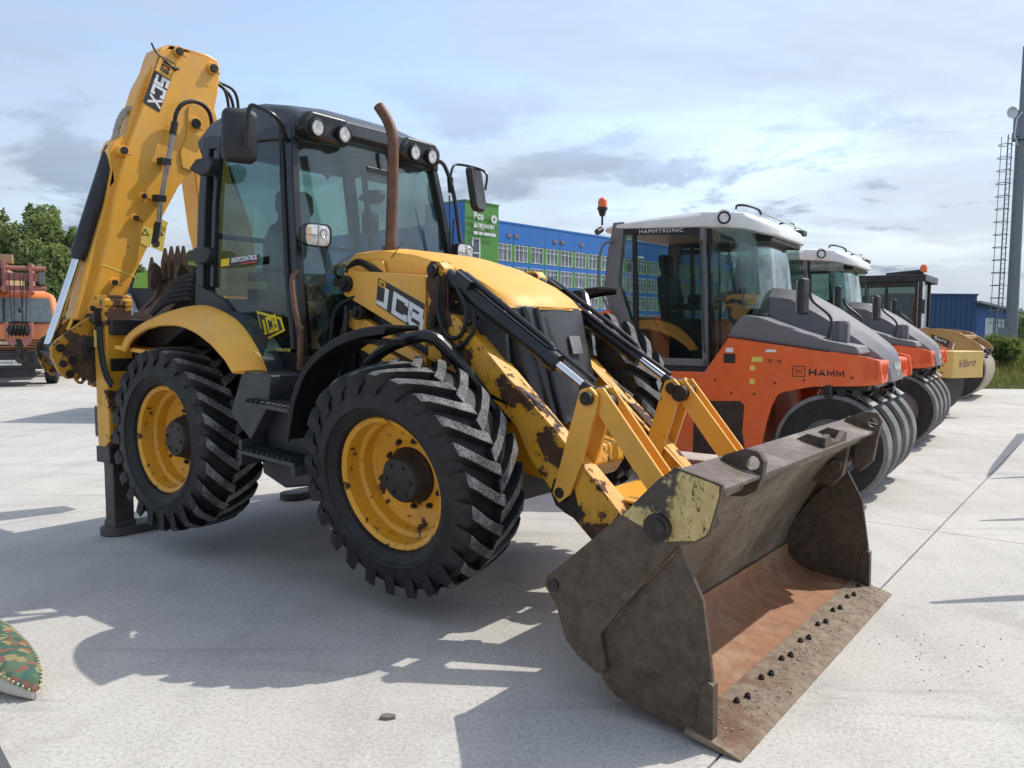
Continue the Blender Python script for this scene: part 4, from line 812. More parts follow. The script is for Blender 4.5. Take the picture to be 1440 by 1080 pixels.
# boom, standing up beside the cab
bm_ = [(-.60, 3.60), (-.57, 3.68), (-.50, 3.735), (-.43, 3.745), (-.15, 3.755), (-.06, 3.73), (-.03, 3.66), (-.05, 3.45), (-.09, 3.25), (-.10, 3.05), (-.16, 2.86), (-.28, 2.76), (-.40, 2.62), (-.58, 2.28), (-.81, 1.79), (-.86, 1.60), (-.86, 1.44), (-1.10, 1.42), (-1.13, 1.60), (-1.05, 1.87), (-.985, 2.17), (-.94, 2.45), (-.89, 2.66), (-.82, 2.91), (-.70, 3.24)]
m = MB(); m.prism(bm_, 0, -3.50, -3.27); bo = P_(m, 'boom', 'yellow', bevel=.014, seg=3)
m = MB(); m.prism([(-.62, 3.55), (-.72, 3.35), (-.79, 3.12), (-.82, 2.98), (-.92, 2.90), (-.96, 2.82), (-.94, 2.68), (-.99, 2.40), (-1.06, 2.15), (-1.16, 1.80), (-1.23, 1.50), (-1.0, 1.46), (-.9, 2.5), (-.6, 3.4)], 0, -3.46, -3.31); m.build('boom_web', 'yellow', bo, bevel=.01)
m = MB(); m.prism([(-.10, 3.28), (-.16, 3.36), (-.26, 3.36), (-.33, 3.28), (-.34, 3.05), (-.40, 2.90), (-.38, 2.78), (-.28, 2.76), (-.18, 2.84), (-.10, 3.03)], 0, -3.27, -3.255); m.build('dipper_pivot_plate', 'yellow_clean', bo, bevel=.006)
for y, z, r in ((-.42, 3.70, .030), (-.11, 3.645, .034), (-.27, 3.155, .040), (-.875, 2.83, .028), (-.715, 2.50, .020), (-.78, 2.32, .022), (-.95, 1.80, .022)):
    m = MB(); m.cyl((-3.53, y, z), (-3.245, y, z), r * 1.45, n=20, mi=1); m.cyl((-3.55, y, z), (-3.225, y, z), r, n=20, mi=0); m.tube([(-3.235, y + .01, z - r * .8), (-3.235, y + .055, z - r * 1.1)], .005, 5, mi=0); m.build('pivot_pin', ['pin', 'yellow_clean'], bo, bevel=.003)
m = MB(); m.tube([(-3.20, -.62, 2.18), (-3.20, -.60, 2.45), (-3.20, -.49, 3.06)], .020, 12, mi=1); m.tube([(-3.20, -.65, 2.12), (-3.20, -.62, 2.30)], .026, 12); m.tube([(-3.20, -.50, 3.02), (-3.20, -.48, 3.12)], .028, 12)
m.tube(bez([(-3.20, -.485, 3.10), (-3.19, -.475, 3.19), (-3.18, -.43, 3.27), (-3.18, -.34, 3.315), (-3.18, -.24, 3.305), (-3.19, -.17, 3.24), (-3.22, -.13, 3.10)], 6), .017, 10)
m.bb(-3.26, -3.18, -.60, -.52, 2.77, 2.82); m.bb(-3.26, -3.18, -.64, -.56, 2.47, 2.52); m.build('boom_pipe', ['hose', 'steel'], bo)
m = MB()
for dy, dz in ((0, 0), (.05, -.03), (.09, .02)): m = MB(); m.tube(bez([(-3.35, -.06, 3.58), (-3.33, .06 + dy, 3.50 + dz), (-3.32, .09 + dy, 3.25 + dz), (-3.33, .02 + dy, 3.0), (-3.40, -.02, 2.85)], 6), .014, 8); m.build('hydraulic_hose', 'hose', bo)
m = MB()
m.tube(bez([(-3.25, -.45, 3.54), (-3.23, -.56, 3.60), (-3.24, -.62, 3.64), (-3.24, -.66, 3.70)], 5), .008, 6); m.tube([(-3.24, -.47, 3.55), (-3.24, -.43, 3.56)], .014, 6); m.build('hydraulic_hose', 'hose', bo)
m = MB(); pp = bez([(-3.36, -.70, 3.20), (-3.36, -.80, 3.16), (-3.36, -.86, 3.05), (-3.37, -.90, 2.86)], 8); m.tube(pp, [.022 + .005 * (i % 2) for i in range(len(pp))], 10); m.build('wrapped_hose', plain('hose_wrap', (.34, .31, .25), .7, 0, .3, .5, 30), bo)
m = MB(); m.add([(-3.268, -1.04, 1.93), (-3.268, -.74, 1.835), (-3.268, -.74, 1.850), (-3.268, -1.04, 1.945)], [(0, 1, 2, 3)]); m.build('reflective_tape', 'stickeryellow', bo, smooth=False)
# decals on the boom face (face looks along +x)
def bq(pts, mat, off): return quad('decal', [(-3.27 + off, y, z) for y, z in pts], mat, bo)
bq([(-.715, 3.235), (-.575, 3.185), (-.435, 3.595), (-.575, 3.64)], 'decalblack', .002)
bq([(-.615, 3.505), (-.485, 3.462), (-.445, 3.588), (-.572, 3.628)], 'yellow_clean', .0035)
block_letters('lettering', 'JCB', 'decalblack', bo, (-3.2653, -.545, 3.608), (0, -.03, -.09), (0, .07, -.022), .2, .25, .001)
block_letters('lettering', '5CX', 'white', bo, (-3.2665, -.60, 3.485), (0, -.080, -.238), (0, .112, -.037), .235, .14, .001)
for (y, z, w_, h_) in ((-.60, 2.26, .075, .085), (-.735, 2.125, .085, .15), (-.64, 2.10, .10, .20)):
    bq([(y, z - .02), (y + w_ * .9, z - .045), (y + w_ + .03, z + h_ - .045), (y + .035, z + h_)] if False else [(y, z), (y + w_, z - .03), (y + w_ + .03, z + h_ - .03), (y + .03, z + h_)], 'stickeryellow', .002)
def tri(y, z, s_):
    m = MB(); o_ = [(y, z + s_ * .7), (y + s_ * .6, z - s_ * .35), (y - s_ * .6, z - s_ * .35)]; i_ = [(y, z + s_ * .42), (y + s_ * .38, z - s_ * .22), (y - s_ * .38, z - s_ * .22)]
    m.prism(o_, 0, -3.2665, -3.2655, [i_]); m.build('warning_symbol', 'decalblack', bo, smooth=False)
tri(-.69, 2.21, .055); tri(-.575, 2.225, .065)
m = MB(); m.prism(circ((-.60, 2.135), .033, 16), 0, -3.2665, -3.2655, [circ((-.60, 2.135), .014, 10)]); m.build('warning_symbol', 'decalblack', bo, smooth=False)
# boom ram
rm = empty('boom_ram', None, J)
m = MB(); m.tube([(-3.40, -.885, 2.86), (-3.40, -.90, 2.80), (-3.40, -1.145, 2.02), (-3.40, -1.16, 1.96)], [.055, .066, .062, .05], 20); m.build('barrel', 'black_dull', rm, ang=50)
m = MB(); m.cyl((-3.40, -1.15, 2.0), (-3.40, -1.375, 1.30), .036, n=20); m.build('piston_rod', 'chrome', rm)
m = MB(); m.tube([(-3.33, -1.02, 2.1), (-3.33, -1.12, 1.75), (-3.33, -1.27, 1.42)], .012, 8); m.build('ram_pipe', 'yellow', rm)
# dipper behind the cab, running down to the trenching bucket
m = MB(); m.prism([(-.26, 3.45), (.02, 3.60), (.12, 3.3), (.27, 2.78), (.50, 2.38), (.56, 1.7), (.28, 1.55), (.10, 1.9), (-.02, 2.3), (-.10, 2.8)], 0, -3.78, -3.54); P_(m, 'dipper', 'yellow', bevel=.012)
m = MB(); m.cyl((-3.66, .10, 3.3), (-3.66, .50, 2.4), .05); m.cyl((-3.66, .42, 2.6), (-3.66, .60, 2.05), .032); P_(m, 'dipper_ram', 'black_dull')
eb = empty('trenching_bucket', None, J)
m = MB(); sh = [(-.92, 1.46), (-.74, 1.60), (-.64, 1.70), (-.62, 1.78), (-.68, 1.87), (-.64, 1.98), (-.60, 1.95), (-.56, 1.90), (-.40, 1.93), (-.30, 1.72), (-.30, 1.46), (-.5, 1.40), (-.85, 1.40)]
m.prism(sh, 0, -3.24, -3.20); m.prism(sh, 0, -2.86, -2.82); m.build('bucket_side', 'b_outer', eb, bevel=.006)
m = MB(); rs_ = []
for y, z in ((-.92, 1.43), (-.82, 1.54), (-.70, 1.62), (-.60, 1.72), (-.55, 1.86), (-.52, 1.97)): rs_.append([(-3.24, y, z), (-2.82, y, z), (-2.82, y + .02, z - .02), (-3.24, y + .02, z - .02)])
m.loft(rs_); m.prism([(-.92, 1.43), (-.90, 1.40), (-.5, 1.40), (-.45, 1.6), (-.60, 1.70)], 0, -3.19, -2.87); m.build('bucket_shell', 'b_outer', eb, bevel=.006)
for x, y, z in ((-3.17, -.575, 2.10), (-3.11, -.555, 2.115), (-3.05, -.535, 2.12), (-2.99, -.52, 2.12), (-3.24, -.65, 2.02)):
    m = MB(); w_ = .024; m.loft([[(x - w_, y - .02, z - .26), (x + w_, y - .02, z - .26), (x + w_, y + .05, z - .26), (x - w_, y + .05, z - .26)], [(x - w_, y - .025, z - .12), (x + w_, y - .025, z - .12), (x + w_, y + .03, z - .12), (x - w_, y + .03, z - .12)], [(x - w_ * .5, y - .005, z), (x + w_ * .5, y - .005, z), (x + w_ * .5, y + .005, z), (x - w_ * .5, y + .005, z)]]); m.build('tooth', 'b_outer', eb, bevel=.003)
m = MB()
for k in range(6): m.tube(bez([(-2.66, -.96 + k * .02, 1.58 + k * .025), (-2.56, -.90 + k * .02, 1.67 + k * .035), (-2.42, -.80 + k * .01, 1.71 + k * .035)], 4), .022, 8)
P_(m, 'rubber_boot', 'rubber')

# ================================================================ PNEUMATIC ROLLERS
def roller(label):
    r = tag(empty('pneumatic_roller', Matrix.Identity(4)), label, 'road roller', 'orange and grey pneumatic tyre rollers parked in a row')
    for axx in (0, -3.95):
        for i, (a, b) in enumerate(((0, .29), (.55, .84), (1.11, 1.40), (1.66, 1.95))):
            wl = empty('wheel', Matrix.Translation((axx, (a + b) / 2, .52)), r); wl.matrix_local = Matrix.Translation((axx, (a + b) / 2, .52)); h = (b - a) / 2
            m = MB(); m.lathe([(-h * .75, .27), (-h * .95, .33), (-h, .42), (-h * .97, .475), (-h * .93, .495), (-h * .87, .512), (-h * .2, .52), (h * .2, .52), (h * .87, .512), (h * .93, .495), (h * .97, .475), (h, .42), (h * .95, .33), (h * .75, .27)], (0, 0, 0), (0, 1, 0), 64)
            m.mi = [1 if 3 * 64 <= k < 10 * 64 else 0 for k in range(len(m.mi))]
            m.build('tyre', ['rubber', 'rollertread'], wl, ang=30)
            m = MB(); m.lathe([(-h * .74, .285), (-h * .85, .27), (-h * .4, .25), (-h * .3, .1), (-h * .45, .09), (-h * .45, .0)], (0, 0, 0), (0, 1, 0), 28); m.build('rim', 'hood', wl)
    hull = [(.44, 1.15), (.435, 1.24), (.41, 1.365), (.30, 1.395), (-.03, 1.44), (-.99, 1.565), (-1.24, 1.20), (-2.05, 1.19), (-2.34, 1.84), (-3.9, 1.62), (-4.45, 1.35), (-4.5, 1.0), (-4.4, .95), (-3.5, 1.08), (-3.35, .95), (-3.25, .36), (-.66, .36), (-.60, .70), (-.555, .88), (-.50, 1.0), (-.46, 1.03), (-.17, 1.10), (.28, 1.125)]
    m = MB(); m.prism(hull, 1, 0.0, .05); m.prism(hull, 1, 1.90, 1.95); m.prism([(.40, 1.14), (.39, 1.35), (-1.0, 1.5), (-1.2, 1.15), (-2.1, 1.15), (-2.4, 1.78), (-3.9, 1.56), (-4.4, 1.3), (-4.4, 1.08)], 1, .05, 1.90); m.bb(-3.2, -.72, .05, 1.9, .40, 1.16)
    hl = m.build('hull', 'orange', r, bevel=.02)
    m = MB(); m.prism([(-1.34, .36), (-1.34, .84), (-1.28, .90), (-.86, .925), (-.815, .88), (-.83, .62), (-.80, .45), (-.83, .40), (-1.0, .42), (-1.05, .36)], 1, -.003, .0); m.build('recessed_patch', 'brownpatch', hl, smooth=False)
    # twin oval lamps each side of the nose
    for s, yy in ((-1, .0), (1, 1.95)):
        for cx in (.315, .385):
            e = [(cx + .027 * cos(a), 1.265 + .078 * sin(a) * (1.05 if sin(a) > 0 else 1)) for a in [2 * pi * i / 20 for i in range(20)]]; ei = [(cx + .020 * cos(a), 1.265 + .066 * sin(a)) for a in [2 * pi * i / 20 for i in range(20)]]
            m = MB(); m.prism(e, 1, yy + s * .001, yy + s * .012, [ei]); m.build('lamp_surround', 'orange', hl, bevel=.003)
            m = MB(); m.prism(ei, 1, yy + s * .0005, yy + s * .004); m.build('lamp', 'orangedk', hl)
    for y0, y1 in ((.05, .56), (1.39, 1.90)):
        for cy in (y0 + .16, y0 + .36):
            e = [(cy + .07 * cos(a), 1.265 + .075 * sin(a)) for a in [2 * pi * i / 20 for i in range(20)]]; ei = [(cy + .055 * cos(a), 1.265 + .062 * sin(a)) for a in [2 * pi * i / 20 for i in range(20)]]
            m = MB(); m.prism(e, 0, .392, .412, [ei]); m.build('lamp_surround', 'orange', hl, bevel=.003)
            m = MB(); m.prism(ei, 0, .39, .396); m.build('lamp', 'orangedk', hl)
    # grey bonnet: low full-width shoulder plus a central hump running out to the nose
    m = MB(); m.prism([(-1.02, 1.565), (-.96, 1.68), (-.87, 1.785), (-.70, 1.765), (-.36, 1.64), (-.05, 1.54), (.20, 1.49), (.24, 1.42), (.20, 1.405), (-.04, 1.435)], 1, .03, 1.92); hd = m.build('bonnet', 'hood', r, bevel=.04, seg=3)
    rings = []
    for x, zt, zb, hw in ((-.90, 1.92, 1.55, .50), (-.87, 2.06, 1.5, .48), (-.80, 2.085, 1.5, .47), (-.53, 2.05, 1.45, .46), (-.21, 1.87, 1.4, .45), (.13, 1.64, 1.35, .42), (.31, 1.50, 1.17, .37), (.375, 1.43, 1.15, .345), (.405, 1.36, 1.14, .33), (.43, 1.15, 1.14, .32)):
        c = .975; rings.append([(x, c - hw - .05, zb), (x, c - hw - .02, zt - .10 if zt - .10 > zb else zb + .005), (x, c - hw + .10, zt), (x, c + hw - .10, zt), (x, c + hw + .02, zt - .10 if zt - .10 > zb else zb + .005), (x, c + hw + .05, zb)])
    m = MB(); m.loft(rings); m.build('bonnet_hump', 'hood', hd, bevel=.02, ang=25)
    block_letters('lettering', 'HAMM', 'white', r, (.428, .80, 1.245), (0, .34, 0), (-.009, 0, .085), .17, .28, .004)
    m = MB(); m.bb(.43, .434, .955, .985, 1.185, 1.225); m.build('emblem', 'white', hd)
    block_letters('lettering', 'HAMM', 'decalblack', hl, (-.205, -.001, 1.205), (.315, 0, 0), (0, 0, .064), .27, .22, .001)
    m = MB(); m.prism([(-.36, 1.19), (-.24, 1.19), (-.24, 1.295), (-.36, 1.295)], 1, -.001, -.002, [[(-.353, 1.197), (-.247, 1.197), (-.247, 1.288), (-.353, 1.288)]]); m.build('emblem', 'decalblack', hl, smooth=False)
    block_letters('lettering', 'W', 'decalblack', hl, (-.335, -.001, 1.215), (.07, 0, 0), (0, 0, .055), .2, .2, .001)
    quad('decal', [(-1.04, -.001, 1.30), (-.92, -.001, 1.30), (-.92, -.001, 1.395), (-1.04, -.001, 1.395)], 'decalblack', hl)
    quad('decal', [(-1.02, -.001, 1.41), (-.945, -.001, 1.41), (-.945, -.001, 1.455), (-1.02, -.001, 1.455)], 'white', hl)
    quad('decal', [(-.62, -.001, 1.42), (-.52, -.001, 1.42), (-.52, -.001, 1.445), (-.62, -.001, 1.445)], 'white', hl)
    for x, z in ((-.755, 1.32), (-.70, 1.32), (-.77, 1.235), (-.77, 1.10)): quad('decal', [(x, -.001, z), (x + .05, -.001, z), (x + .05, -.001, z + .05), (x, -.001, z + .05)], 'stickeryellow', hl)
    letters('lettering', '70   18', 'decalblack', hl, (-.60, -.001, 1.315), (.13, 0, 0), (0, 0, .035), .001, .01)
    # scrapers and brush brackets over the front tyres
    for i, y in enumerate((.145, .695, 1.255, 1.805)):
        sc_ = empty('scraper', None, r)
        m = MB(); m.box((.30, y, .985), (.16, .26, .012), Matrix.Rotation(R(33), 3, 'Y')); m.build('scraper_blade', 'steel', sc_)
        m = MB(); rr2 = random.Random(i)
        for k in range(9): m.box((.18 + rr2.uniform(-.08, .16), y + rr2.uniform(-.12, .12), 1.06 + rr2.uniform(-.05, .05)), (rr2.uniform(.02, .12), rr2.uniform(.015, .05), rr2.uniform(.015, .07)), Matrix.Rotation(rr2.uniform(-.7, .7), 3, 'Y') @ Matrix.Rotation(rr2.uniform(-.6, .6), 3, 'Z'))
        m.tube([(.0, y - .1, 1.08), (.25, y - .12, 1.02), (.32, y - .12, .97)], .012, 6); m.cyl((.22, y - .13, 1.0), (.22, y + .13, 1.0), .014); m.build('scraper_bracket', 'black', sc_, bevel=.003)
    m = MB(); m.bb(-.45, .32, .03, 1.92, 1.08, 1.125); m.bb(.05, .12, .0, 1.95, 1.03, 1.09); m.cyl((0, .1, .52), (0, 1.85, .52), .09); m.bb(-.12, .12, .30, .54, .5, 1.1); m.bb(-.12, .12, 1.41, 1.65, .5, 1.1); m.cyl((-.02, .02, 1.0), (-.02, .02, 1.12), .04); m.build('axle_frame', 'black', r, bevel=.006)
    m = MB(); m.cyl((-3.95, .1, .52), (-3.95, 1.85, .52), .09); m.build('rear_axle', 'black', r)
    for x, z in ((-1.12, 1.12), (-.72, 1.0), (-.52, 1.12), (-.25, 1.16), (.18, 1.20), (-.95, 1.0)): m = MB(); m.cyl((x, .0, z), (x, -.006, z), .010, n=8); m.build('bolt', 'black', hl)
    m = MB(); m.bb(-.99, -.03, -.003, .02, 1.430, 1.436) if False else m.prism([(-1.0, 1.566), (-.03, 1.441), (-.03, 1.433), (-1.0, 1.558)], 1, -.004, .02); m.build('seam_strip', 'black', hl, smooth=False)
    # cab
    for s, yy in ((1, .10), (-1, 1.85)):
        o_ = lambda k: yy - s * k * -1
        m = MB(); m.prism([(-2.36, 2.80), (-2.22, 2.80), (-2.26, 2.40), (-2.28, 2.14), (-2.06, 1.55), (-1.98, 1.22), (-2.20, 1.22), (-2.30, 1.50), (-2.46, 2.12), (-2.43, 2.42)], 1, yy, yy + s * .10); m.build('rear_pillar', 'hood', r, bevel=.015)
        m = MB(); m.prism([(-1.37, 2.72), (-1.31, 2.70), (-1.235, 1.25), (-1.30, 1.25)], 1, yy, yy + s * .05); m.prism([(-2.06, 1.25), (-2.06, 1.33), (-1.24, 1.33), (-1.24, 1.25)], 1, yy - s * .0, yy + s * .05); m.build('door_frame', 'hood', r, bevel=.012)
        m = MB(); m.prism([(-2.22, 2.72), (-2.22, 2.66), (-1.34, 2.62), (-1.34, 2.72)], 1, yy + s * .003, yy + s * .05); m.prism([(-2.13, 2.7), (-2.09, 2.7), (-2.02, 1.3), (-2.08, 1.3)], 1, yy + s * .004, yy + s * .05); m.prism([(-1.31, 2.7), (-1.27, 2.7), (-1.20, 1.57), (-1.18, 1.5), (-1.24, 1.25)], 1, yy + s * .05, yy + s * .10); m.build('window_frame', 'black', r, bevel=.006)
        m = MB(); m.prism([(-2.24, 2.70), (-1.35, 2.70), (-1.27, 1.32), (-1.98, 1.32), (-2.10, 1.60), (-2.28, 2.14)], 1, yy + s * .02, yy + s * .026); m.build('door_window', 'glass_dark', r, smooth=False)
        m = MB(); m.prism([(-1.27, 2.66), (-.98, 2.66), (-.80, 2.62), (-.72, 1.95), (-.86, 1.80), (-1.02, 1.57), (-1.2, 1.3)], 1, yy + s * .03, yy + s * .036); m.build('side_window', 'glass_cab', r, smooth=False)
        m = MB(); m.tube(bez([(-2.33, yy - s * .02, 2.60), (-2.44, yy - s * .05, 2.56), (-2.49, yy - s * .06, 2.40), (-2.48, yy - s * .06, 2.10), (-2.36, yy - s * .04, 1.82)], 5), .014, 8); m.build('grab_rail', 'hood', r)
        m = MB(); m.tube([(-1.325, yy - s * .03, 2.55), (-1.33, yy - s * .045, 2.5), (-1.27, yy - s * .045, 1.45), (-1.26, yy - s * .02, 1.40)], .012, 8); m.build('door_handle', 'darkgrey', r)
    letters('lettering', 'HAMMTRONIC', 'white', r, (-2.04, .103, 2.662), (.50, 0, -.012), (0, 0, .040), .004, .0, 0, 1.15)
    rr_ = []
    for x, zt, zb, hw in ((-2.52, 2.76, 2.72, .74), (-2.46, 2.770, 2.71, .84), (-2.3, 2.805, 2.73, .88), (-1.9, 2.840, 2.71, .895), (-1.35, 2.865, 2.69, .90), (-1.08, 2.845, 2.67, .90), (-.92, 2.820, 2.65, .875), (-.80, 2.775, 2.62, .80), (-.71, 2.725, 2.60, .68), (-.655, 2.675, 2.60, .52)):
        c = .975; rr_.append([(x, c - hw, zb), (x, c - hw - .0, (zt + zb) / 2 + .01), (x, c - hw + .04, zt - .02), (x, c - hw + .14, zt), (x, c + hw - .14, zt), (x, c + hw - .04, zt - .02), (x, c + hw, (zt + zb) / 2 + .01), (x, c + hw, zb), (x, c + hw - .08, zb - .01), (x, c - hw + .08, zb - .01)])
    m = MB(); m.loft(rr_); rf = m.build('cab_roof', 'whitepaint', r, ang=40, bevel=.015)
    for k in range(7):
        y = .40 + k * .19; m = MB(); m.box((-.775, y, 2.812), (.20, .012, .02), Matrix.Rotation(R(27), 3, 'Y')); m.build('roof_rib', 'whitepaint', rf, bevel=.004)
    m = MB(); m.prism([(-1.25, 2.67), (-.90, 2.635), (-.70, 2.58), (-.72, 2.54), (-.95, 2.56), (-1.25, 2.60)], 1, .40, 1.55); m.build('sun_visor', 'black', rf, bevel=.01)
    for yy, s in ((.075, -1), (1.875, 1)):
        m = MB(); m.lathe([(0, .085), (.02, .085), (.03, .07), (.02, .06)], (-1.10, yy, 2.76), (.35, s, 0), 24); m.build('work_light_rim', 'whitepaint', rf)
        m = MB(); m.lathe([(.02, .066), (.034, .06), (.030, .045), (.034, .03), (.036, .0)], (-1.10, yy, 2.76), (.35, s, 0), 24); m.mi = [0] * 24 * 1 + [0] * 24 + [1] * (len(m.mi) - 48); m.build('work_light', ['black', 'lens'], rf)
        m = MB(); m.tube(bez([(-1.02, yy + .12 * -s, 2.86), (-1.0, yy + .10 * -s, 2.89), (-.92, yy + .12 * -s, 2.885), (-.82, yy + .2 * -s, 2.85), (-.80, yy + .24 * -s, 2.80)], 4), .012, 6); m.build('roof_rail', 'black', rf)
    m = MB(); m.box((-.80, 1.86, 2.77), (.12, .18, .06)); m.build('front_light', 'black', rf, bevel=.01)
    m = MB(); m.cyl((-2.52, .14, 2.74), (-2.53, .06, 2.70), .035, n=14); m.build('rear_light', 'darkgrey', rf)
    bc = empty('beacon', None, r)
    m = MB(); m.cyl((-2.50, .12, 2.78), (-2.50, .12, 2.88), .012); m.cyl((-2.50, .12, 2.88), (-2.50, .12, 2.95), .028, .05, 16); m.cyl((-2.50, .12, 2.95), (-2.50, .12, 2.975), .058, n=18); m.build('base', 'black', bc)
    m = MB(); m.lathe([(0, .052), (.07, .050), (.095, .040), (.107, .022), (.11, 0)], (-2.50, .12, 2.975), (0, 0, 1), 18); m.build('lens', 'amber', bc)
    # windscreen, curved between the front corners
    m = MB(); n = 13; V = []; F = []
    for x, z, hw, bw in ((-1.02, 2.68, .83, .20), (-.95, 2.3, .86, .20), (-.89, 1.85, .87, .20)):
        for i in range(n): t = -1 + 2 * i / (n - 1); V.append((x + bw * (1 - abs(t) ** 3), .975 + hw * t, z))
    for q in range(2):
        for i in range(n - 1): a = q * n + i; F.append((a, a + 1, a + 1 + n, a + n))
    m.add(V, F); m.add([(v[0] - .006, v[1], v[2]) for v in V], [f[::-1] for f in F]); m.build('windscreen', 'glass_cab', r)
    m = MB(); m.bb(-2.45, -2.40, .15, 1.8, 1.3, 1.75); m.bb(-2.40, -2.36, .15, .20, 1.75, 2.75); m.bb(-2.40, -2.36, 1.75, 1.80, 1.75, 2.75); m.bb(-1.0, -.92, .9, 1.05, 2.0, 2.7) if False else None; m.bb(-2.4, -1.0, .12, 1.83, 1.15, 1.28); m.bb(-1.0, -.72, .3, 1.65, 1.25, 1.80); m.build('cab_floor', 'interior', r, bevel=.01)
    m = MB(); m.tube([(-1.25, 1.78, 1.3), (-1.3, 1.78, 2.7)], .03, 6); m.tube([(-2.38, 1.78, 2.6), (-1.3, 1.80, 2.62)], .03, 6); m.tube([(-1.7, 1.80, 1.3), (-1.75, 1.80, 2.65)], .018, 6); m.build('cab_frame', 'black', r)
    se = empty('seat', None, r)
    m = MB(); m.loft([[(x - t, .92 - h, z), (x - t, .92 + h, z), (x + t, .92 + h, z), (x + t, .92 - h, z)] for x, h, t, z in ((-1.98, .22, .06, 1.75), (-2.0, .25, .07, 2.0), (-2.04, .22, .06, 2.22), (-2.05, .12, .04, 2.27), (-2.06, .13, .05, 2.33), (-2.08, .13, .05, 2.46), (-2.08, .10, .04, 2.50))]); m.build('backrest', 'black_dull', se, bevel=.03, ang=60)
    m = MB(); m.bb(-2.0, -1.55, .68, 1.16, 1.62, 1.76); m.bb(-1.95, -1.6, .74, 1.1, 1.28, 1.62); m.build('cushion', 'black_dull', se, bevel=.03)
    m = MB(); m.bb(-1.95, -1.55, .58, .66, 1.86, 1.92); m.bb(-1.95, -1.55, 1.18, 1.26, 1.86, 1.92); m.bb(-1.66, -1.52, .56, .68, 1.92, 2.02); m.build('armrest', 'black_dull', se, bevel=.015)
    sw2 = empty('steering_wheel', Matrix.Translation((-1.32, .92, 2.0)), r); sw2.matrix_local = Matrix.Translation((-1.32, .92, 2.02)) @ Matrix.Rotation(R(-25), 4, 'Y')
    m = MB(); m.tube([(.2 * cos(a), .2 * sin(a), 0) for a in [2 * pi * i / 24 for i in range(25)]], .014, 6, caps=False); m.tube([(-.2, 0, 0), (.2, 0, 0)], .012, 6); m.tube([(0, -.2, 0), (0, .2, 0)], .012, 6); m.build('steering_rim', 'black', sw2)
    m = MB(); m.tube([(-1.32, .92, 2.0), (-1.15, .92, 1.3)], .05, 8); m.sphere((-1.12, .92, 1.78), .14, sc=(1, 1.2, 1.2)); m.sphere((-1.12, .92, 2.0), .10); m.build('console', 'black_dull', r)
    # mirrors on cranked stalks and the exhaust box on the bonnet
    for s, yy in ((-1, .20), (1, 1.75)):
        mi_ = empty('mirror', None, r)
        m = MB(); m.tube(bez([(-.10, yy, 1.52), (-.075, yy, 1.62), (-.06, yy, 1.72), (-.10, yy, 1.80), (-.24, yy, 1.92), (-.27, yy, 2.0)], 5), .015, 8); m.lathe([(0, .07), (.03, .065), (.06, .04), (.11, .03)], (-.10, yy, 1.46), (0, 0, 1), 16); m.bb(-.20, .06, yy - .06, yy + .08, 1.45, 1.47); m.build('mirror_stalk', 'darkgrey', mi_, bevel=.002)
        m = MB(); m.box((-.33, yy, 1.965), (.07, .15, .36), Matrix.Rotation(R(12 * s), 3, 'Z')); m.build('mirror_housing', 'black_dull', mi_, bevel=.03, seg=3)
        m = MB(); m.box((-.335 - .035, yy - .005, 1.965), (.02, .12, .31), Matrix.Rotation(R(12 * s), 3, 'Z')); m.build('mirror_glass', 'steel', mi_, bevel=.01)
    m = MB(); m.tube([(.0, .34, 1.50), (.0, .34, 1.73)], .075, 8); m.bb(-.075, .075, .28, .40, 1.48, 1.71); m.build('exhaust_box', 'hood', hd, bevel=.01)
    return r
RA = roller('nearest orange and grey road roller with white cab roof, directly behind the yellow backhoe loader')
RB = copy_tree(RA)
RB['label'] = 'second orange and grey road roller, standing between the nearest roller and the yellow compactor'
FR = frame(3.0, 7.5, -33.7); RA.matrix_world = FR; RB.matrix_world = FR @ Matrix.Translation((-.06, 4.45, 0))

# ================================================================ DRUM COMPACTORS
fr3 = frame(8.10, 15.32, -62)
c = tag(empty('drum_compactor', fr3), 'pale yellow drum compactor with purple scrawl on its front block, behind the second orange roller', 'compactor')
m = MB(); m.bb(-.10, .36, .0, .95, .76, 1.27); fbk = m.build('front_block', 'pale_yellow', c, bevel=.02)
m = MB(); m.bb(-2.6, -.1, .05, .22, .78, 1.0); m.bb(-2.6, -.1, 1.0, 1.07, .70, .95); m.bb(-.25, -.1, .05, 1.07, .75, 1.0); m.build('drum_frame', 'pale_yellow', c, bevel=.02)
m = MB(); m.cyl((-.65, .10, .62), (-.65, .98, .62), .62, n=64); m.build('drum', 'hubgrey', c, ang=40)
for z in (.86, 1.0, 1.14): m = MB(); m.cyl((.15, -.001, z), (.15, -.02, z), .03, n=12); m.build('bolt', 'gold', fbk)
letters('lettering', 'Vibro', 'purple', c, (.362, .20, .95), (0, .50, .04), (0, 0, .15), .002, .0, .4)
m = MB(); m.prism([(-5.0, .5), (-5.0, 1.5), (-3.2, 1.6), (-2.6, 1.2), (-2.5, .6)], 1, .3, 1.8); m.build('rear_body', 'pale_yellow', c, bevel=.05)
for y in (.1, 1.65): m = MB(); m.lathe([(-.2, .4), (-.24, .6), (-.2, .75), (.2, .75), (.24, .6), (.2, .4)], (-4.2, y + .15, .75), (0, 1, 0), 32); m.lathe([(-.1, .4), (.1, .4), (0, 0)], (-4.2, y + .15, .75), (0, 1, 0), 24); m.build('tyre', 'rubber', c)
fr4 = frame(11.35, 20.3, -36)
c = tag(empty('drum_compactor', fr4), 'ochre drum compactor with black cab and orange beacon, farthest machine in the row', 'compactor')
m = MB(); m.cyl((0, -1.04, .70), (0, 1.04, .70), .70, n=72); m.build('drum', 'drum', c, ang=40)
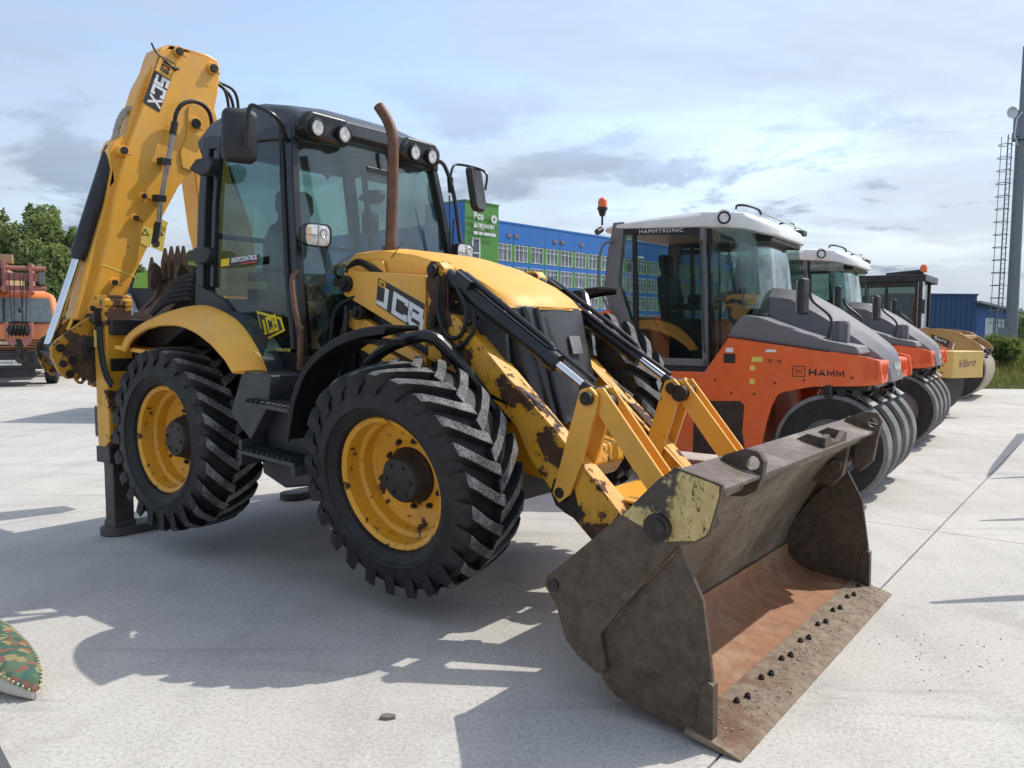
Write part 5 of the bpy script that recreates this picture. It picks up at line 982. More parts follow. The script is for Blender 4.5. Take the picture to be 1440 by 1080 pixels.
m = MB(); m.cyl((0, -1.046, .70), (0, -1.04, .70), .665, n=48); m.cyl((0, -1.10, .70), (0, -1.04, .70), .2, n=24); m.build('drum_end', 'hubgrey', c, ang=40)  # end disc coloured dark to carry the shade of its recess
yk = [(-1.7, 1.30), (-1.5, 1.62), (-.71, 1.72), (-.24, 1.70), (.11, 1.63), (.52, 1.37), (.64, 1.22), (.56, 1.08), (.42, .94), (.2, .90), (.0, 1.05), (-.4, 1.1), (-1.2, 1.05)]
for y in (-1.16, 1.10):
    m = MB(); m.prism(yk, 1, y, y + .06); yo = m.build('yoke_plate', 'gold', c, bevel=.012)
    if y < 0:
        quad('decal', [(-.48, -1.162, 1.46), (-.12, -1.162, 1.24), (-.08, -1.162, 1.42), (-.50, -1.162, 1.58)], 'decalblack', c)
        block_letters('lettering', 'SANY', 'white', c, (-.42, -1.1645, 1.46), (.26, 0, -.12), (.008, 0, .075), .22, .3)
        quad('decal', [(-.10, -1.162, 1.23), (-.06, -1.162, 1.21), (-.02, -1.162, 1.37), (-.06, -1.162, 1.40)], 'red', c); quad('decal', [(-.04, -1.162, 1.20), (-.01, -1.162, 1.19), (.03, -1.162, 1.36), (.0, -1.162, 1.37)], 'white', c)
        m = MB()
        for x, z in ((-.7, 1.66), (-.5, 1.66), (-.25, 1.65), (-.05, 1.62), (.40, 1.36), (.50, 1.27), (.36, 1.12)): m = MB(); m.cyl((x, -1.16, z), (x, -1.172, z), .02, n=8); m.build('bolt', 'gold', yo)
m = MB(); m.bb(-.1, .25, -1.1, 1.1, 1.46, 1.56); m.bb(-1.6, -.9, -1.1, 1.1, 1.1, 1.5); m.build('cross_beam', 'gold', c, bevel=.02)
m = MB(); rr3 = random.Random(2)
for k in range(30): m.box((.50 + rr3.uniform(-.1, .15), rr3.uniform(-1, 1), 1.12 + rr3.uniform(-.1, .1)), (.08, .1, .05), Matrix.Rotation(rr3.uniform(-1, 1), 3, 'Y'))
m.bb(.48, .6, -1.05, 1.05, 1.04, 1.08); m.build('scraper', 'hubgrey', c)
m = MB()
for x in (-2.45, -.9):
    for y in (-.85, .85): m.bb(x - .05, x + .05, y - .05, y + .05, 1.35, 3.0)
m.bb(-2.6, -.7, -.95, .95, 2.88, 3.06); m.bb(-2.45, -.85, -.85, .85, 1.2, 1.75); m.bb(-2.45, -.85, -.87, -.83, 2.75, 2.9); m.bb(-1.65, -1.57, -.87, -.83, 1.7, 2.9); m.build('cab', 'black', c, bevel=.02)
m = MB(); m.bb(-2.43, -.9, -.845, -.84, 1.7, 2.9); m.bb(-2.43, -.9, .84, .845, 1.7, 2.9); m.bb(-.895, -.89, -.85, .85, 1.7, 2.9); m.build('cab_glass', 'glass_dark', c, smooth=False)
m = MB(); m.loft([[(-1.95, -.25, 1.4), (-1.55, -.25, 1.4), (-1.55, .25, 1.4), (-1.95, .25, 1.4)], [(-2.0, -.22, 2.4), (-1.85, -.22, 2.4), (-1.85, .22, 2.4), (-2.0, .22, 2.4)]]); m.build('seat', 'black', c, bevel=.03)
m = MB(); m.bb(-.85, -.77, -.98, -.90, 1.4, 2.95); m.box((-.70, -1.05, 2.25), (.05, .2, .35)); m.tube([(-.8, -.95, 2.45), (-.7, -1.05, 2.4)], .015, 6); m.build('mirror', 'black', c, bevel=.01)
m = MB(); m.bb(-.87, -.75, -.94, -.72, 1.5, 2.95); m.build('white_pillar', plain('pale_pillar', (.5, .55, .6), .4), c, bevel=.01)
m = MB(); m.lathe([(0, .09), (.12, .085), (.18, .05), (.2, 0)], (-.8, -.7, 3.12), (0, 0, 1), 16); m.build('beacon_lens', 'amber', c); m = MB(); m.cyl((-1.65, -.7, 3.05), (-.8, -.7, 3.12), .08); m.build('beacon_base', 'black', c)
m = MB(); m.prism([(-4.8, .8), (-4.7, 1.7), (-2.6, 1.9), (-2.5, .8)], 1, -.8, .8); m.build('engine_cover', 'gold', c, bevel=.05)
for y in (-1.05, .6): m = MB(); m.lathe([(-.22, .4), (-.26, .6), (-.2, .75), (.2, .75), (.26, .6), (.22, .4)], (-3.2, y + .22, .75), (0, 1, 0), 32); m.lathe([(-.1, .4), (.1, .4), (0, 0)], (-3.2, y + .22, .75), (0, 1, 0), 24); m.build('tyre', 'rubber', c)
# ================================================================ CRANE TRUCK (left edge)
T = tag(empty('crane_truck', frame(-13.25, 20.9, 27)), 'orange crane truck with a hook block hanging before its windscreen, at the far left', 'crane truck')
M['truckorange'] = paint('truck_orange', (.86, .27, .085), .02, 3, .45, .06, .1, .15)
M['redframe'] = paint('red_brown_steel', (.36, .13, .11), .1, 5, .6, .15, .2, .2)
M['ochre'] = paint('ochre_steel', (.40, .27, .13), .1, 4, .6, .15, .2, .3)
T_ = lambda m, n, mat, par=T, **k: m.build(n, mat, par, **k)
rings = []
for z, hw, y0 in ((.95, 1.22, 0), (1.60, 1.23, 0), (1.66, 1.22, .02), (2.36, 1.10, .12), (2.46, 1.04, .2), (2.52, .9, .35)): rings.append([(-hw, y0, z), (hw, y0, z), (hw, 1.9, z), (-hw, 1.9, z)])
m = MB(); m.loft(rings); cb = T_(m, 'cab', 'truckorange', bevel=.03)
m = MB(); m.add([(-1.12, .025, 1.68), (1.12, .025, 1.68), (1.03, .105, 2.32), (-1.03, .105, 2.32), (-1.12, .06, 1.68), (1.12, .06, 1.68), (1.03, .14, 2.32), (-1.03, .14, 2.32)], [(0, 1, 2, 3), (7, 6, 5, 4), (0, 4, 5, 1), (1, 5, 6, 2), (2, 6, 7, 3), (3, 7, 4, 0)]); m.v = [(x, y - .06, z) for x, y, z in m.v]
m.build('windscreen', plain('windscreen_reflecting', (.18, .21, .22), .08, 0, .2), cb)
m = MB(); m.bb(-.02, .02, -.05, .02, 1.68, 2.3); m.bb(-1.14, 1.14, -.045, -.01, 1.655, 1.685); m.tube([(.2, -.08, 1.70), (.9, -.08, 1.67)], .012, 6); m.build('windscreen_trim', 'black', cb)
for z in (1.00, 1.07, 1.14, 1.21): m = MB(); m.bb(-.95, .95, -.012, .0, z - .018, z + .018); m.build('grille_slot', 'black', cb)
m = MB(); m.bb(-.62, .10, -.02, -.012, 1.095, 1.19); m.build('badge_panel', 'truckorange', cb)
letters('lettering', 'КАМАЗ', 'white', cb, (-.50, -.022, 1.10), (.95, 0, 0), (0, 0, .075), .002, .04)
m = MB(); m.bb(-1.24, 1.24, -.25, .1, .45, .93); m.bb(-1.24, 1.24, -.30, -.2, .5, .88); m.bb(-1.1, .65, -.2, .3, .28, .46); bp_ = T_(m, 'bumper', 'black_dull', bevel=.02)
m = MB(); m.bb(.02 - .15, .53 - .15, -.315, -.302, .565, .70); m.build('number_plate', 'white', bp_)
letters('lettering', 'М197СЕ 116', 'decalblack', bp_, (-.11, -.316, .595), (.46, 0, 0), (0, 0, .07), .002, .02)
for x in (-.85, .85): m = MB(); m.bb(x - .17, x + .17, -.305, -.3, .60, .76); m.build('headlight', 'darkgrey', bp_)
for x in (-1.0, 1.0):
    wl = empty('wheel', Matrix.Translation((x, .95, .49)), T); m = MB(); m.lathe([(-.14, .25), (-.16, .40), (-.13, .48), (.13, .48), (.16, .40), (.14, .25)], (0, 0, 0), (1, 0, 0), 32); m.build('tyre', 'rubber', wl); m = MB(); m.lathe([(-.12, .25), (-.05, .2), (-.05, 0)], (0, 0, 0), (1, 0, 0), 24); m.build('rim', 'hubgrey', wl)
for x in (-1.0, 1.0):
    for y in (4.6, 6.0): m = MB(); m.lathe([(-.25, .25), (-.28, .40), (-.25, .48), (.25, .48), (.28, .40), (.25, .25)], (x, y, .49), (1, 0, 0), 28); T_(m, 'rear_tyre', 'rubber')
m = MB(); m.bb(-.45, .45, .3, 8.2, .7, 1.0); m.bb(-1.2, 1.2, 2.6, 8.0, 1.0, 1.3); T_(m, 'chassis', 'black_dull')
m = MB(); m.bb(-1.1, .3, 4.5, 6.8, 1.3, 2.6); T_(m, 'crane_turret', 'ochre', bevel=.05)
m = MB(); m.bb(-.55, .0, -.3, 6.5, 2.62, 3.15); m.lathe([(-.1, .0), (-.1, .42), (.1, .42), (.1, 0)], (-.18, -.1, 2.95), (1, 0, 0), 24); bo2 = T_(m, 'crane_boom', 'ochre', bevel=.03)
hd2 = MB(); hd2.bb(.02, .10, -.5, .4, 2.45, 3.25); hd2.bb(.62, .70, -.5, .4, 2.45, 3.20); hd2.bb(-.2, .98, -.42, -.34, 3.02, 3.12); hd2.bb(-.2, .98, -.42, -.34, 2.50, 2.60); hd2.bb(.1, .95, -.40, -.30, 2.75, 2.95); hd2.cyl((-.25, -.38, 3.07), (1.0, -.38, 3.07), .06); hd2.cyl((-.25, -.38, 2.56), (1.0, -.38, 2.56), .06); hd2.build('boom_head', 'redframe', T, bevel=.01)
m = MB(); m.lathe([(-.12, .0), (-.12, .25), (-.08, .20), (-.04, .25), (.0, .20), (.04, .25), (.08, .20), (.12, .25), (.12, 0)], (-.10, -.40, 2.82), (1, 0, 0), 24); T_(m, 'sheave', 'black_dull')
m = MB(); m.bb(.85, .97, -.46, -.3, 2.68, 2.98); T_(m, 'junction_box', 'hood')
m = MB(); m.bb(-.1, .25, -.3, .1, 3.2, 3.42); T_(m, 'winch_guard', 'ochre')
m = MB()
for x0, x1 in ((.18, .22), (.30, .26), (.42, .46), (.50, .44), (.60, .52)): m.tube([(x0, -.50, 2.9), (x1, -.50, 1.62)], .012, 5)
m.sphere((.42, -.5, 1.98), .06); T_(m, 'cable', 'black')
hk = empty('hook_block', None, T)
m = MB(); m.bb(.05, .13, -.60, -.38, 1.28, 1.68); m.bb(.60, .68, -.60, -.38, 1.28, 1.68); m.prism([(.05, 1.28), (.68, 1.28), (.60, 1.12), (.48, 1.05), (.40, 1.25), (.30, 1.25), (.25, 1.05), (.12, 1.12)], 1, -.58, -.42); m.build('hook_cheek', 'redframe', hk, bevel=.01)
m = MB()
for k in range(5): m.lathe([(-.035, .13), (.0, .18), (.035, .13)], (.20 + k * .085, -.49, 1.48), (1, 0, 0), 20)
m.cyl((.1, -.49, 1.48), (.62, -.49, 1.48), .12); m.build('hook_sheave', 'hubgrey', hk)
m = MB(); m.tube(bez([(.36, -.5, 1.25), (.36, -.5, 1.0), (.30, -.5, .80), (.36, -.5, .68), (.46, -.5, .70), (.50, -.5, .82)], 5), .06, 8); m.build('hook', 'hubgrey', hk)

# ================================================================ GREEN FARM MACHINE behind the loader
Gm = tag(empty('green_harvester', frame(-6.5, 14.2, 0)), 'green farm machine with a vented grey side panel, half hidden behind the loader boom', 'farm machine')
M['green'] = paint('green_paint', (.20, .40, .04), 0, 3, .4, .05)
m = MB(); m.prism([(-.55, 1.1), (-.55, 1.98), (-.2, 2.42), (2.6, 2.5), (2.7, 1.1)], 1, 0, 2.2); Gm_b = m.build('body', 'black_dull', Gm, bevel=.02)
m = MB(); m.prism([(-.20, 2.28), (-.12, 2.55), (2.6, 2.68), (2.6, 2.25)], 1, -.05, 2.2); m.bb(.2, .5, -.07, -.04, 1.7, 1.78); m.build('green_panel', 'green', Gm, bevel=.02)
m = MB(); m.prism([(-.70, 1.2), (-.62, 1.9), (-.42, 2.18), (-.22, 2.18), (.12, 1.3), (.12, 1.2)], 1, -.16, -.03, [[(-.2, 1.45), (-.12, 1.9), (-.06, 1.9), (.0, 1.45)]]); gp2 = m.build('side_panel', plain('light_grey_panel', (.33, .34, .34), .5), Gm, bevel=.01)
for k in range(6):
    for j in range(2): m = MB(); m.bb(-.58 + j * .15, -.46 + j * .15, -.168, -.16, 1.58 + k * .085, 1.62 + k * .085); m.build('vent_slot', 'black', gp2)
letters('lettering', 'CLAAS', 'white', Gm, (1.2, -.052, 2.05), (.9, 0, .03), (0, 0, .18), .004, .04)
for x, y in ((.1, .3), (2.2, .3), (.1, 1.9), (2.2, 1.9)): m = MB(); m.lathe([(-.2, .3), (-.24, .5), (-.2, .65), (.2, .65), (.24, .5), (.2, .3)], (x + .2, y, .65), (0, 1, 0), 28); m.lathe([(-.1, .3), (-.1, 0)], (x + .2, y, .65), (0, 1, 0), 20); m.build('tyre', 'rubber', Gm)

# ================================================================ BUILDINGS
fx, fy = Vector((.676, .737, 0)).normalized(), Vector((-.737, .676, 0)).normalized()
BM = Matrix((( fx.x, fy.x, 0, -2.7), (fx.y, fy.y, 0, 120), (0, 0, 1, 0), (0, 0, 0, 1)))
M['blue'] = plain('blue_cladding', (.035, .19, .58), .45, 0, .05, 0, 2)
M['bgreen'] = plain('green_cladding', (.105, .31, .06), .45, 0, .05, 0, 2)
M['pane'] = plain('curtained_pane', (.42, .44, .44), .25, 0, .35, 0, .8)
M['frame'] = plain('window_frame', (.72, .74, .74), .5)
bl = tag(empty('office_block', BM), 'long blue and green office block with rows of white windows behind the machines', 'building')
H = 17.4
m = MB(); m.bb(.2, 76, .5, 18, -.5, H - .3); m.build('wall', plain('wall_core', (.05, .10, .2), .8), bl, smooth=False)
pitch = 3.72; nw = 20; rows = [11.75 - 3.33 * k for k in range(4)]   # z of window sills
for k in range(nw):
    x0 = .25 + k * pitch
    m = MB(); m.bb(x0 + .02, x0 + pitch - .02, .0, .5, rows[0] + 2.62, H); m.build('cladding_panel', 'blue', bl, smooth=False)
    for z in rows:
        m = MB(); m.bb(x0 + .02, x0 + pitch - .02, .0, .5, z - .80, z - .06); m.build('cladding_panel', 'blue', bl, smooth=False)
        m = MB(); m.bb(x0 - .35, x0 + .34, .01, .5, z - .05, z + 2.6); m.build('cladding_panel', 'bgreen', bl, smooth=False)
        w0 = x0 + .36; w1 = x0 + pitch - .37; z1 = z + 2.55
        fm = MB()
        for a, b in ((w0, w0 + .10), (w1 - .10, w1), (w0 + (w1 - w0) * .33, w0 + (w1 - w0) * .33 + .08), (w0 + (w1 - w0) * .66, w0 + (w1 - w0) * .66 + .08)): fm.bb(a, b, -.03, .3, z, z1)
        for a, b in ((z, z + .1), (z1 - .1, z1), (z + 1.75, z + 1.83)): fm.bb(w0, w1, -.032, .3, a, b)
        wn = fm.build('window', 'frame', bl, smooth=False)
        pm = MB(); pm.bb(w0 + .05, w1 - .05, .18, .24, z + .05, z1 - .05)
        rq = random.Random(int(k * 7 + z * 3))
        cm = MB()
        for q in range(7):
            a = w0 + .15 + (w1 - w0 - .3) * q / 7; cm.bb(a, a + rq.uniform(.12, .36), .155, .178, z + .1, z1 - .1)
        pm.build('pane', plain('window_glass', (.10, .13, .15), .1, 0, .3) if 'wg' not in M else 'wg', wn, smooth=False)
        M.setdefault('wg', bpy.data.materials['window_glass'])
        cm.build('curtain', 'pane', wn, smooth=False)
m = MB(); m.bb(.2, 76, -.06, 18, H, H + .25); m.build('parapet', 'blue', bl)
m = MB(); m.bb(-6.7, .2, -.5, 8, -.5, 19.6); tw = m.build('tower', 'bgreen', bl, smooth=False)
m = MB(); m.bb(-6.72, -6.70, -.45, 8, 0, 19.6); m.build('side_cladding', 'blue', tw, smooth=False)
m = MB(); m.bb(-6.8, .28, -.6, 8.1, 19.6, 19.8); m.build('tower_coping', 'bgreen', tw)
m = MB(); m.bb(-6.6, -.2, 8, 46, -.5, 16.9); m.build('side_wing', 'blue', bl, smooth=False)
for (a, b, z0, z1) in ((-5.4, -3.7, 6, 14.6),):
    fm = MB(); fm.bb(a, a + .25, -.62, -.5, z0, z1); fm.bb(b - .25, b, -.62, -.5, z0, z1)
    for z in (z0, z0 + 2.2, z0 + 3.1, z0 + 5.4, z0 + 6.3, z1 - .25): fm.bb(a, b, -.625, -.5, z, z + .2)
    wn = fm.build('window', 'frame', tw, smooth=False); pm = MB(); pm.bb(a + .2, b - .2, -.56, -.51, z0, z1); pm.build('pane', 'wg', wn, smooth=False)
for k, z in ((0, 12.6), (1, 9.3), (0, 6)):
    for t in (12, 18, 24, 30):
        fm = MB(); fm.bb(-6.72, -6.58, t, t + 1.6, z - 2.2, z - .2); wn = fm.build('window', 'frame', bl, smooth=False); pm = MB(); pm.bb(-6.74, -6.72, t + .2, t + 1.4, z - 2, z - .4); pm.build('pane', 'wg', wn, smooth=False)
sg = empty('sign', None, bl)
m = MB()
for z in (15.6, 16.6, 17.6): m.tube([(-6.4, -.6, z), (.2, -.6, z)], .04, 5)
m.build('sign_rail', 'darkgrey', sg)
letters('lettering', 'Все', 'white', sg, (-5.3, -.85, 17.1), (2.0, 0, 0), (0, 0, 1.1), .05, .05)
letters('lettering', 'инструменты', 'white', sg, (-5.3, -.85, 15.75), (4.2, 0, 0), (0, 0, .9), .05, .03)
for a, b in ((-5.3, -4.4), (-4.2, -3.4), (-3.2, -1.9), (-1.8, -.7)): m = MB(); m.bb(a, b, -.85, -.8, 15.0, 15.45); m.build('sign_plate', 'white', sg)
m = MB(); m.prism(circ((-1.1, 17.5), .62, 20), 1, -.86, -.8, [circ((-1.1, 17.5), .25, 12)]); m.build('round_badge', 'white', sg)
for x in (2.6, 4.2, 13.5, 15.4, 20.5, 30.1): m = MB(); m.bb(x, x + .9, -.12, 0, 15.4, 15.9); m.build('wall_lamp', plain('rusty_fitting', (.3, .2, .16), .7), bl)
# small blue sheds on the right
sh_ = tag(empty('blue_shed', frame(31.5, 60, 0)), 'flat-fronted dark blue shed, the taller one beside the mast', 'building')
M['navy'] = plain('navy_cladding', (.035, .085, .20), .5, 0, .08)
m = MB(); m.bb(-3, 3.15, 0, 8, 0, 4.35); m.build('wall', 'navy', sh_)
m = MB()
for k in range(16): m.bb(-3 + k * .385, -2.98 + k * .385, -.03, 0, 0, 4.3)
m.build('seam', 'navy', sh_); m = MB(); m.bb(-3.1, 3.2, -.1, 8, 4.35, 4.48); m.build('roof_edge', 'navy', sh_)
sh_ = tag(empty('blue_shed', frame(34.75, 60.2, 0)), 'low bright blue shed with a sloping pale roof next to the mast', 'building')
M['blue2'] = plain('light_blue_cladding', (.075, .16, .42), .5, 0, .08)
m = MB(); m.prism([(0, 0), (0, 3.75), (2.9, 3.1), (2.9, 0)], 1, 0, 6); m.build('wall', 'blue2', sh_)
m = MB(); m.prism([(-.1, 3.80), (-.1, 3.95), (3.3, 3.22), (3.3, 3.05)], 1, -.7, 6.2); m.build('roof', plain('roof_edge_pale', (.45, .45, .42), .6), sh_)
m = MB(); m.bb(.7, 1.4, -.05, 0, .8, 2.7); m.bb(1.5, 2.1, -.05, 0, 1.2, 2.6); m.build('door', 'frame', sh_)
# antenna mast with caged ladder
ms_ = tag(empty('antenna_mast', frame(31.1, 50, 0)), 'tall grey tubular antenna mast with a caged ladder on its left side', 'mast')
M['galv'] = plain('galvanised', (.22, .24, .26), .5, .3, .1)
m = MB(); m.cyl((0, 0, 0), (0, 0, 15.2), .35, .29, 24); m.cyl((0, 0, 13.4), (0, 0, 13.5), .5, n=24); m.cyl((0, 0, 15.2), (0, 0, 19), .2, .16, 12); m.build('pole', 'galv', ms_)
m = MB()
for y in (-.12, .28): m.tube([(-.72, y, .8), (-.62, y, 13.8)], .035, 6)
m.tube([(-1.30, .08, 2.2), (-1.15, .08, 13.6)], .022, 5); m.tube([(-1.1, -.3, 2.2), (-1.0, -.3, 13.6)], .022, 5)
m.build('ladder_rail', 'galv', ms_)
for k in range(42): z = 1 + k * .305; m = MB(); m.tube([(-.72 + .1 * z / 14, -.12, z), (-.72 + .1 * z / 14, .28, z)], .018, 5); m.build('rung', 'galv', ms_)
for k in range(15):
    z = 2.2 + k * .78; x0 = -.72 + .1 * z / 14; m = MB(); m.tube([(x0, -.15, z), (x0 - .25, -.36, z), (x0 - .52, -.30, z), (x0 - .66, .08, z), (x0 - .52, .42, z), (x0 - .25, .46, z), (x0, .3, z)], .024, 5); m.tube([(x0, .1, z), (-.38, .1, z)], .02, 5); m.build('cage_hoop', 'galv', ms_)
m = MB(); m.lathe([(0, .35), (.06, .34), (.15, .2), (.18, 0)], (-.75, -.25, 15.0), (-.1, 1, 0), 20); m.tube([(-.7, 0, 15), (0, 0, 14.8)], .04, 6); m.tube([(-.35, -.3, 13.0), (-.6, -.3, 13.6), (-.5, -.3, 14.6), (-.2, -.3, 15)], .04, 6); m.build('dish', 'frame', ms_)
for q in ((.05, .5, -.45, -.2, 15.9, 17.6), (.3, .6, -.2, .2, 17.9, 18.6), (-.35, -.1, -.2, .3, 13.6, 15.0)): m = MB(); m.bb(*q); m.build('antenna_panel', 'galv', ms_)
m = MB(); m.bb(-1.0, -.35, -.8, -.3, 0, 1.9); m.bb(-.65, -.5, -.82, -.8, 1.2, 1.75); m.build('cabinet', 'galv', ms_)
# street lamp seen through the roller's cab
sl = tag(empty('street_lamp', frame(6.9, 48, 0)), 'slim street lamp standing far off, seen through the rear window of the nearest roller', 'street lamp')
m = MB(); m.cyl((0, 0, 0), (0, 0, 5.4), .07, .05, 10); m.tube([(0, 0, 5.3), (.1, 0, 5.7), (.4, 0, 5.85)], .04, 8); m.build('pole', 'galv', sl); m = MB(); m.sphere((.6, 0, 5.85), .22, sc=(1.4, .7, .5)); m.build('lamp_head', 'frame', sl)
# mesh fence on the right
fe = tag(empty('mesh_fence', frame(24, 40, 4)), 'see-through wire mesh fence with grey posts before the blue sheds', 'fence')
for k in range(9): m = MB(); m.cyl((k * 2.2, 0, 0), (k * 2.2, 0, 2.35), .04, n=8); m.build('post', 'galv', fe)
m = MB()
for z in (.3, .9, 1.5, 2.2): m.tube([(0, 0, z), (17.6, 0, z)], .012, 4)
for k in range(88): m.tube([(k * .2, 0, .3), (k * .2, 0, 2.2)], .006, 3)
m.build('wire_mesh', 'galv', fe)

# ================================================================ VEGETATION
def leaves(rng, centres, n, size, flat=.5):
    """n leaf quads scattered in balls (centre, radius); returns verts, faces"""
    C = np.array([c[:3] for c in centres]); Rr = np.array([c[3] for c in centres]); wt = Rr ** 2; idx = rng.choice(len(C), n, p=wt / wt.sum())
    d = rng.normal(size=(n, 3)); d /= np.linalg.norm(d, axis=1)[:, None]; rad = Rr[idx] * rng.uniform(.25, 1, n) ** .6
    P = C[idx] + d * rad[:, None]
    a = rng.normal(size=(n, 3)); a /= np.linalg.norm(a, axis=1)[:, None]; b = np.cross(a, rng.normal(size=(n, 3))); b /= np.linalg.norm(b, axis=1)[:, None]
    s = size * rng.uniform(.6, 1.3, n)[:, None]
    V = np.stack([P - a * s, P + b * s * .5, P + a * s, P - b * s * .5], 1).reshape(-1, 3)
    return V, np.arange(4 * n).reshape(n, 4)
def npmesh(name, V, F, mat, parent=None):
    me = bpy.data.meshes.new(name); me.vertices.add(len(V)); me.vertices.foreach_set('co', V.astype(np.float32).ravel()); k = F.shape[1]
    me.loops.add(F.size); me.loops.foreach_set('vertex_index', F.astype(np.int32).ravel()); me.polygons.add(len(F)); me.polygons.foreach_set('loop_start', np.arange(0, F.size, k, dtype=np.int32)); me.update(calc_edges=True); me.materials.append(M[mat])
    o = bpy.data.objects.new(name, me); COL.objects.link(o)
    if parent is not None: o.parent = parent
    return o
def tree(x, y, h, w_, seed, label, mat='leaf', n=30000, name='tree', base=.0):
    rng = np.random.default_rng(seed); rd = random.Random(seed); t = tag(empty(name, frame(x, y, rd.uniform(0, 360))), label, 'tree', 'green trees beyond the far edge of the yard')
    m = MB(); m.tube([(0, 0, 0), (.05, 0, h * .3), (-.05, .05, h * .6), (0, 0, h * .92)], [.14 * h / 7, .11 * h / 7, .07 * h / 7, .02], 8); cs = []
    k = int(46)
    for i in range(k):
        z = h * (base + .12 + (.84 - base) * (i + rd.random()) / k); pr = math.sin(min(1, (z / h - base * .5)) * pi) ** .55 * (1.0 if z / h < .6 else 1.0 - .35 * (z / h - .6)); a = rd.uniform(0, 2 * pi); rr_ = w_ / 2 * pr * rd.uniform(.30, .95)
        c_ = (rr_ * cos(a), rr_ * sin(a), z + rd.uniform(0, .3)); cs.append((*c_, w_ * rd.uniform(.13, .24) * (1.1 - .4 * z / h)))
        m.tube([(0, 0, z * .75), (c_[0] * .5, c_[1] * .5, z * .9), c_], [.04, .03, .01], 5)
    for i in range(14):   # upright shoots that break up the outline
        a = rd.uniform(0, 2 * pi); rr_ = w_ / 2 * rd.uniform(0, .7); z = h * rd.uniform(.85, 1.06) - rr_ * .5; cs.append((rr_ * cos(a), rr_ * sin(a), z, .22)); cs.append((rr_ * cos(a), rr_ * sin(a), z + .3, .13))
    m.build('trunk', 'bark', t)
    V, F = leaves(rng, cs, n, .12); npmesh('crown', V, F, mat, t); return t
tl = [(-25.4, 38, 8.3, 4.4, 'leaf', 'tallest pale green tree rising above the crane truck at the left edge'), (-22.6, 38.5, 8.0, 4.2, 'leaf', 'bushy green tree behind the right side of the crane truck cab'), (-20.2, 37, 6.6, 4.0, 'leaf', 'smaller green tree just left of the raised loader boom'), (-18.0, 37.5, 4.8, 3.6, 'leaf_dark', 'low dark tree seen between the boom ram and the boom'), (-28.6, 38, 7.6, 5, 'leaf', 'tree cut by the left edge of the photo'), (-26.5, 37.5, 5.6, 4.6, 'leaf_dark', 'low dark tree directly behind the crane head'), (-23.6, 37, 4.6, 4.4, 'leaf_dark', 'low dark tree right behind the crane truck cab'), (-16.0, 40, 3.8, 4.2, 'leaf_dark', 'low tree behind the kingpost of the loader'), (-15.2, 38, 5.4, 3.0, 'leaf', 'small tree seen between the trenching bucket and the cab')]
for i, (x, y, h, w_, mt, lb) in enumerate(tl): tree(x, y, h * .84, w_, 11 + i, lb, mt)
# long hedge-like belt far behind on both sides
V, F = leaves(np.random.default_rng(3), [(x, 44 + (i % 3), 1.0, 1.8) for i, x in enumerate(np.arange(-40, -12, .8))], 14000, .16); tag(npmesh('shrub_belt', V, F, 'leaf_dark'), kind='stuff')
V, F = leaves(np.random.default_rng(4), [(x, 150, 2.5, 4) for x in np.arange(45, 130, 2.5)], 12000, .5); tag(npmesh('far_treeline', V, F, 'leaf_dark'), kind='stuff')
# earth bank with tall weeds on the right
bk = MB(); nx, ny = 60, 14; Vb = []; rb = random.Random(4)
for j in range(ny):
    for i in range(nx):
        x = 8 + i * .75; t = j / (ny - 1); z = -.05 + .75 * math.sin(min(1, t * 2.2) * pi / 2) + .18 * math.sin(i * .7) * t + rb.uniform(-.05, .05) * min(1, t * 4); Vb.append((x, 23.05 + t * 14, z if t > 0 else -.05))
bk.add(Vb, [(j * nx + i, j * nx + i + 1, (j + 1) * nx + i + 1, (j + 1) * nx + i) for j in range(ny - 1) for i in range(nx - 1)])
tag(bk.build('bank', 'soil', ang=90), kind='structure')
rng = np.random.default_rng(8); n = 60000
X = rng.uniform(9, 40, n); tt = rng.uniform(0, 1, n) ** 1.3; Y = 23.3 + tt * 12; Z0 = -.05 + .75 * np.sin(np.minimum(1, tt * .86 * 2.2) * pi / 2)
cl = .5 + .5 * np.sin(X * 1.7 + Y * .9) * np.sin(X * .6 - Y * 1.3); hh = rng.uniform(.15, .75, n) * (.5 + .8 * cl) * np.clip(tt * 5 + .25, 0, 1); an = rng.uniform(0, 2 * pi, n); ln = rng.normal(0, .25, (n, 2)) * hh[:, None]; wd = rng.uniform(.008, .022, n)
B0 = np.stack([X, Y, Z0], 1); sd_ = np.stack([np.cos(an) * wd, np.sin(an) * wd, 0 * X], 1); tip = B0 + np.stack([ln[:, 0], ln[:, 1], hh], 1); mid = (B0 + tip) / 2 - np.stack([ln[:, 0] * .2, ln[:, 1] * .2, -hh * .05], 1)
V = np.stack([B0 - sd_, B0 + sd_, mid + sd_ * .8, mid - sd_ * .8, tip + sd_ * .1, tip - sd_ * .1], 1).reshape(-1, 3); k = np.arange(n)[:, None] * 6; F = np.concatenate([k + [[0, 1, 2, 3]], k + [[3, 2, 4, 5]]])
tag(npmesh('tall_grass', V, F, 'weed'), kind='stuff')
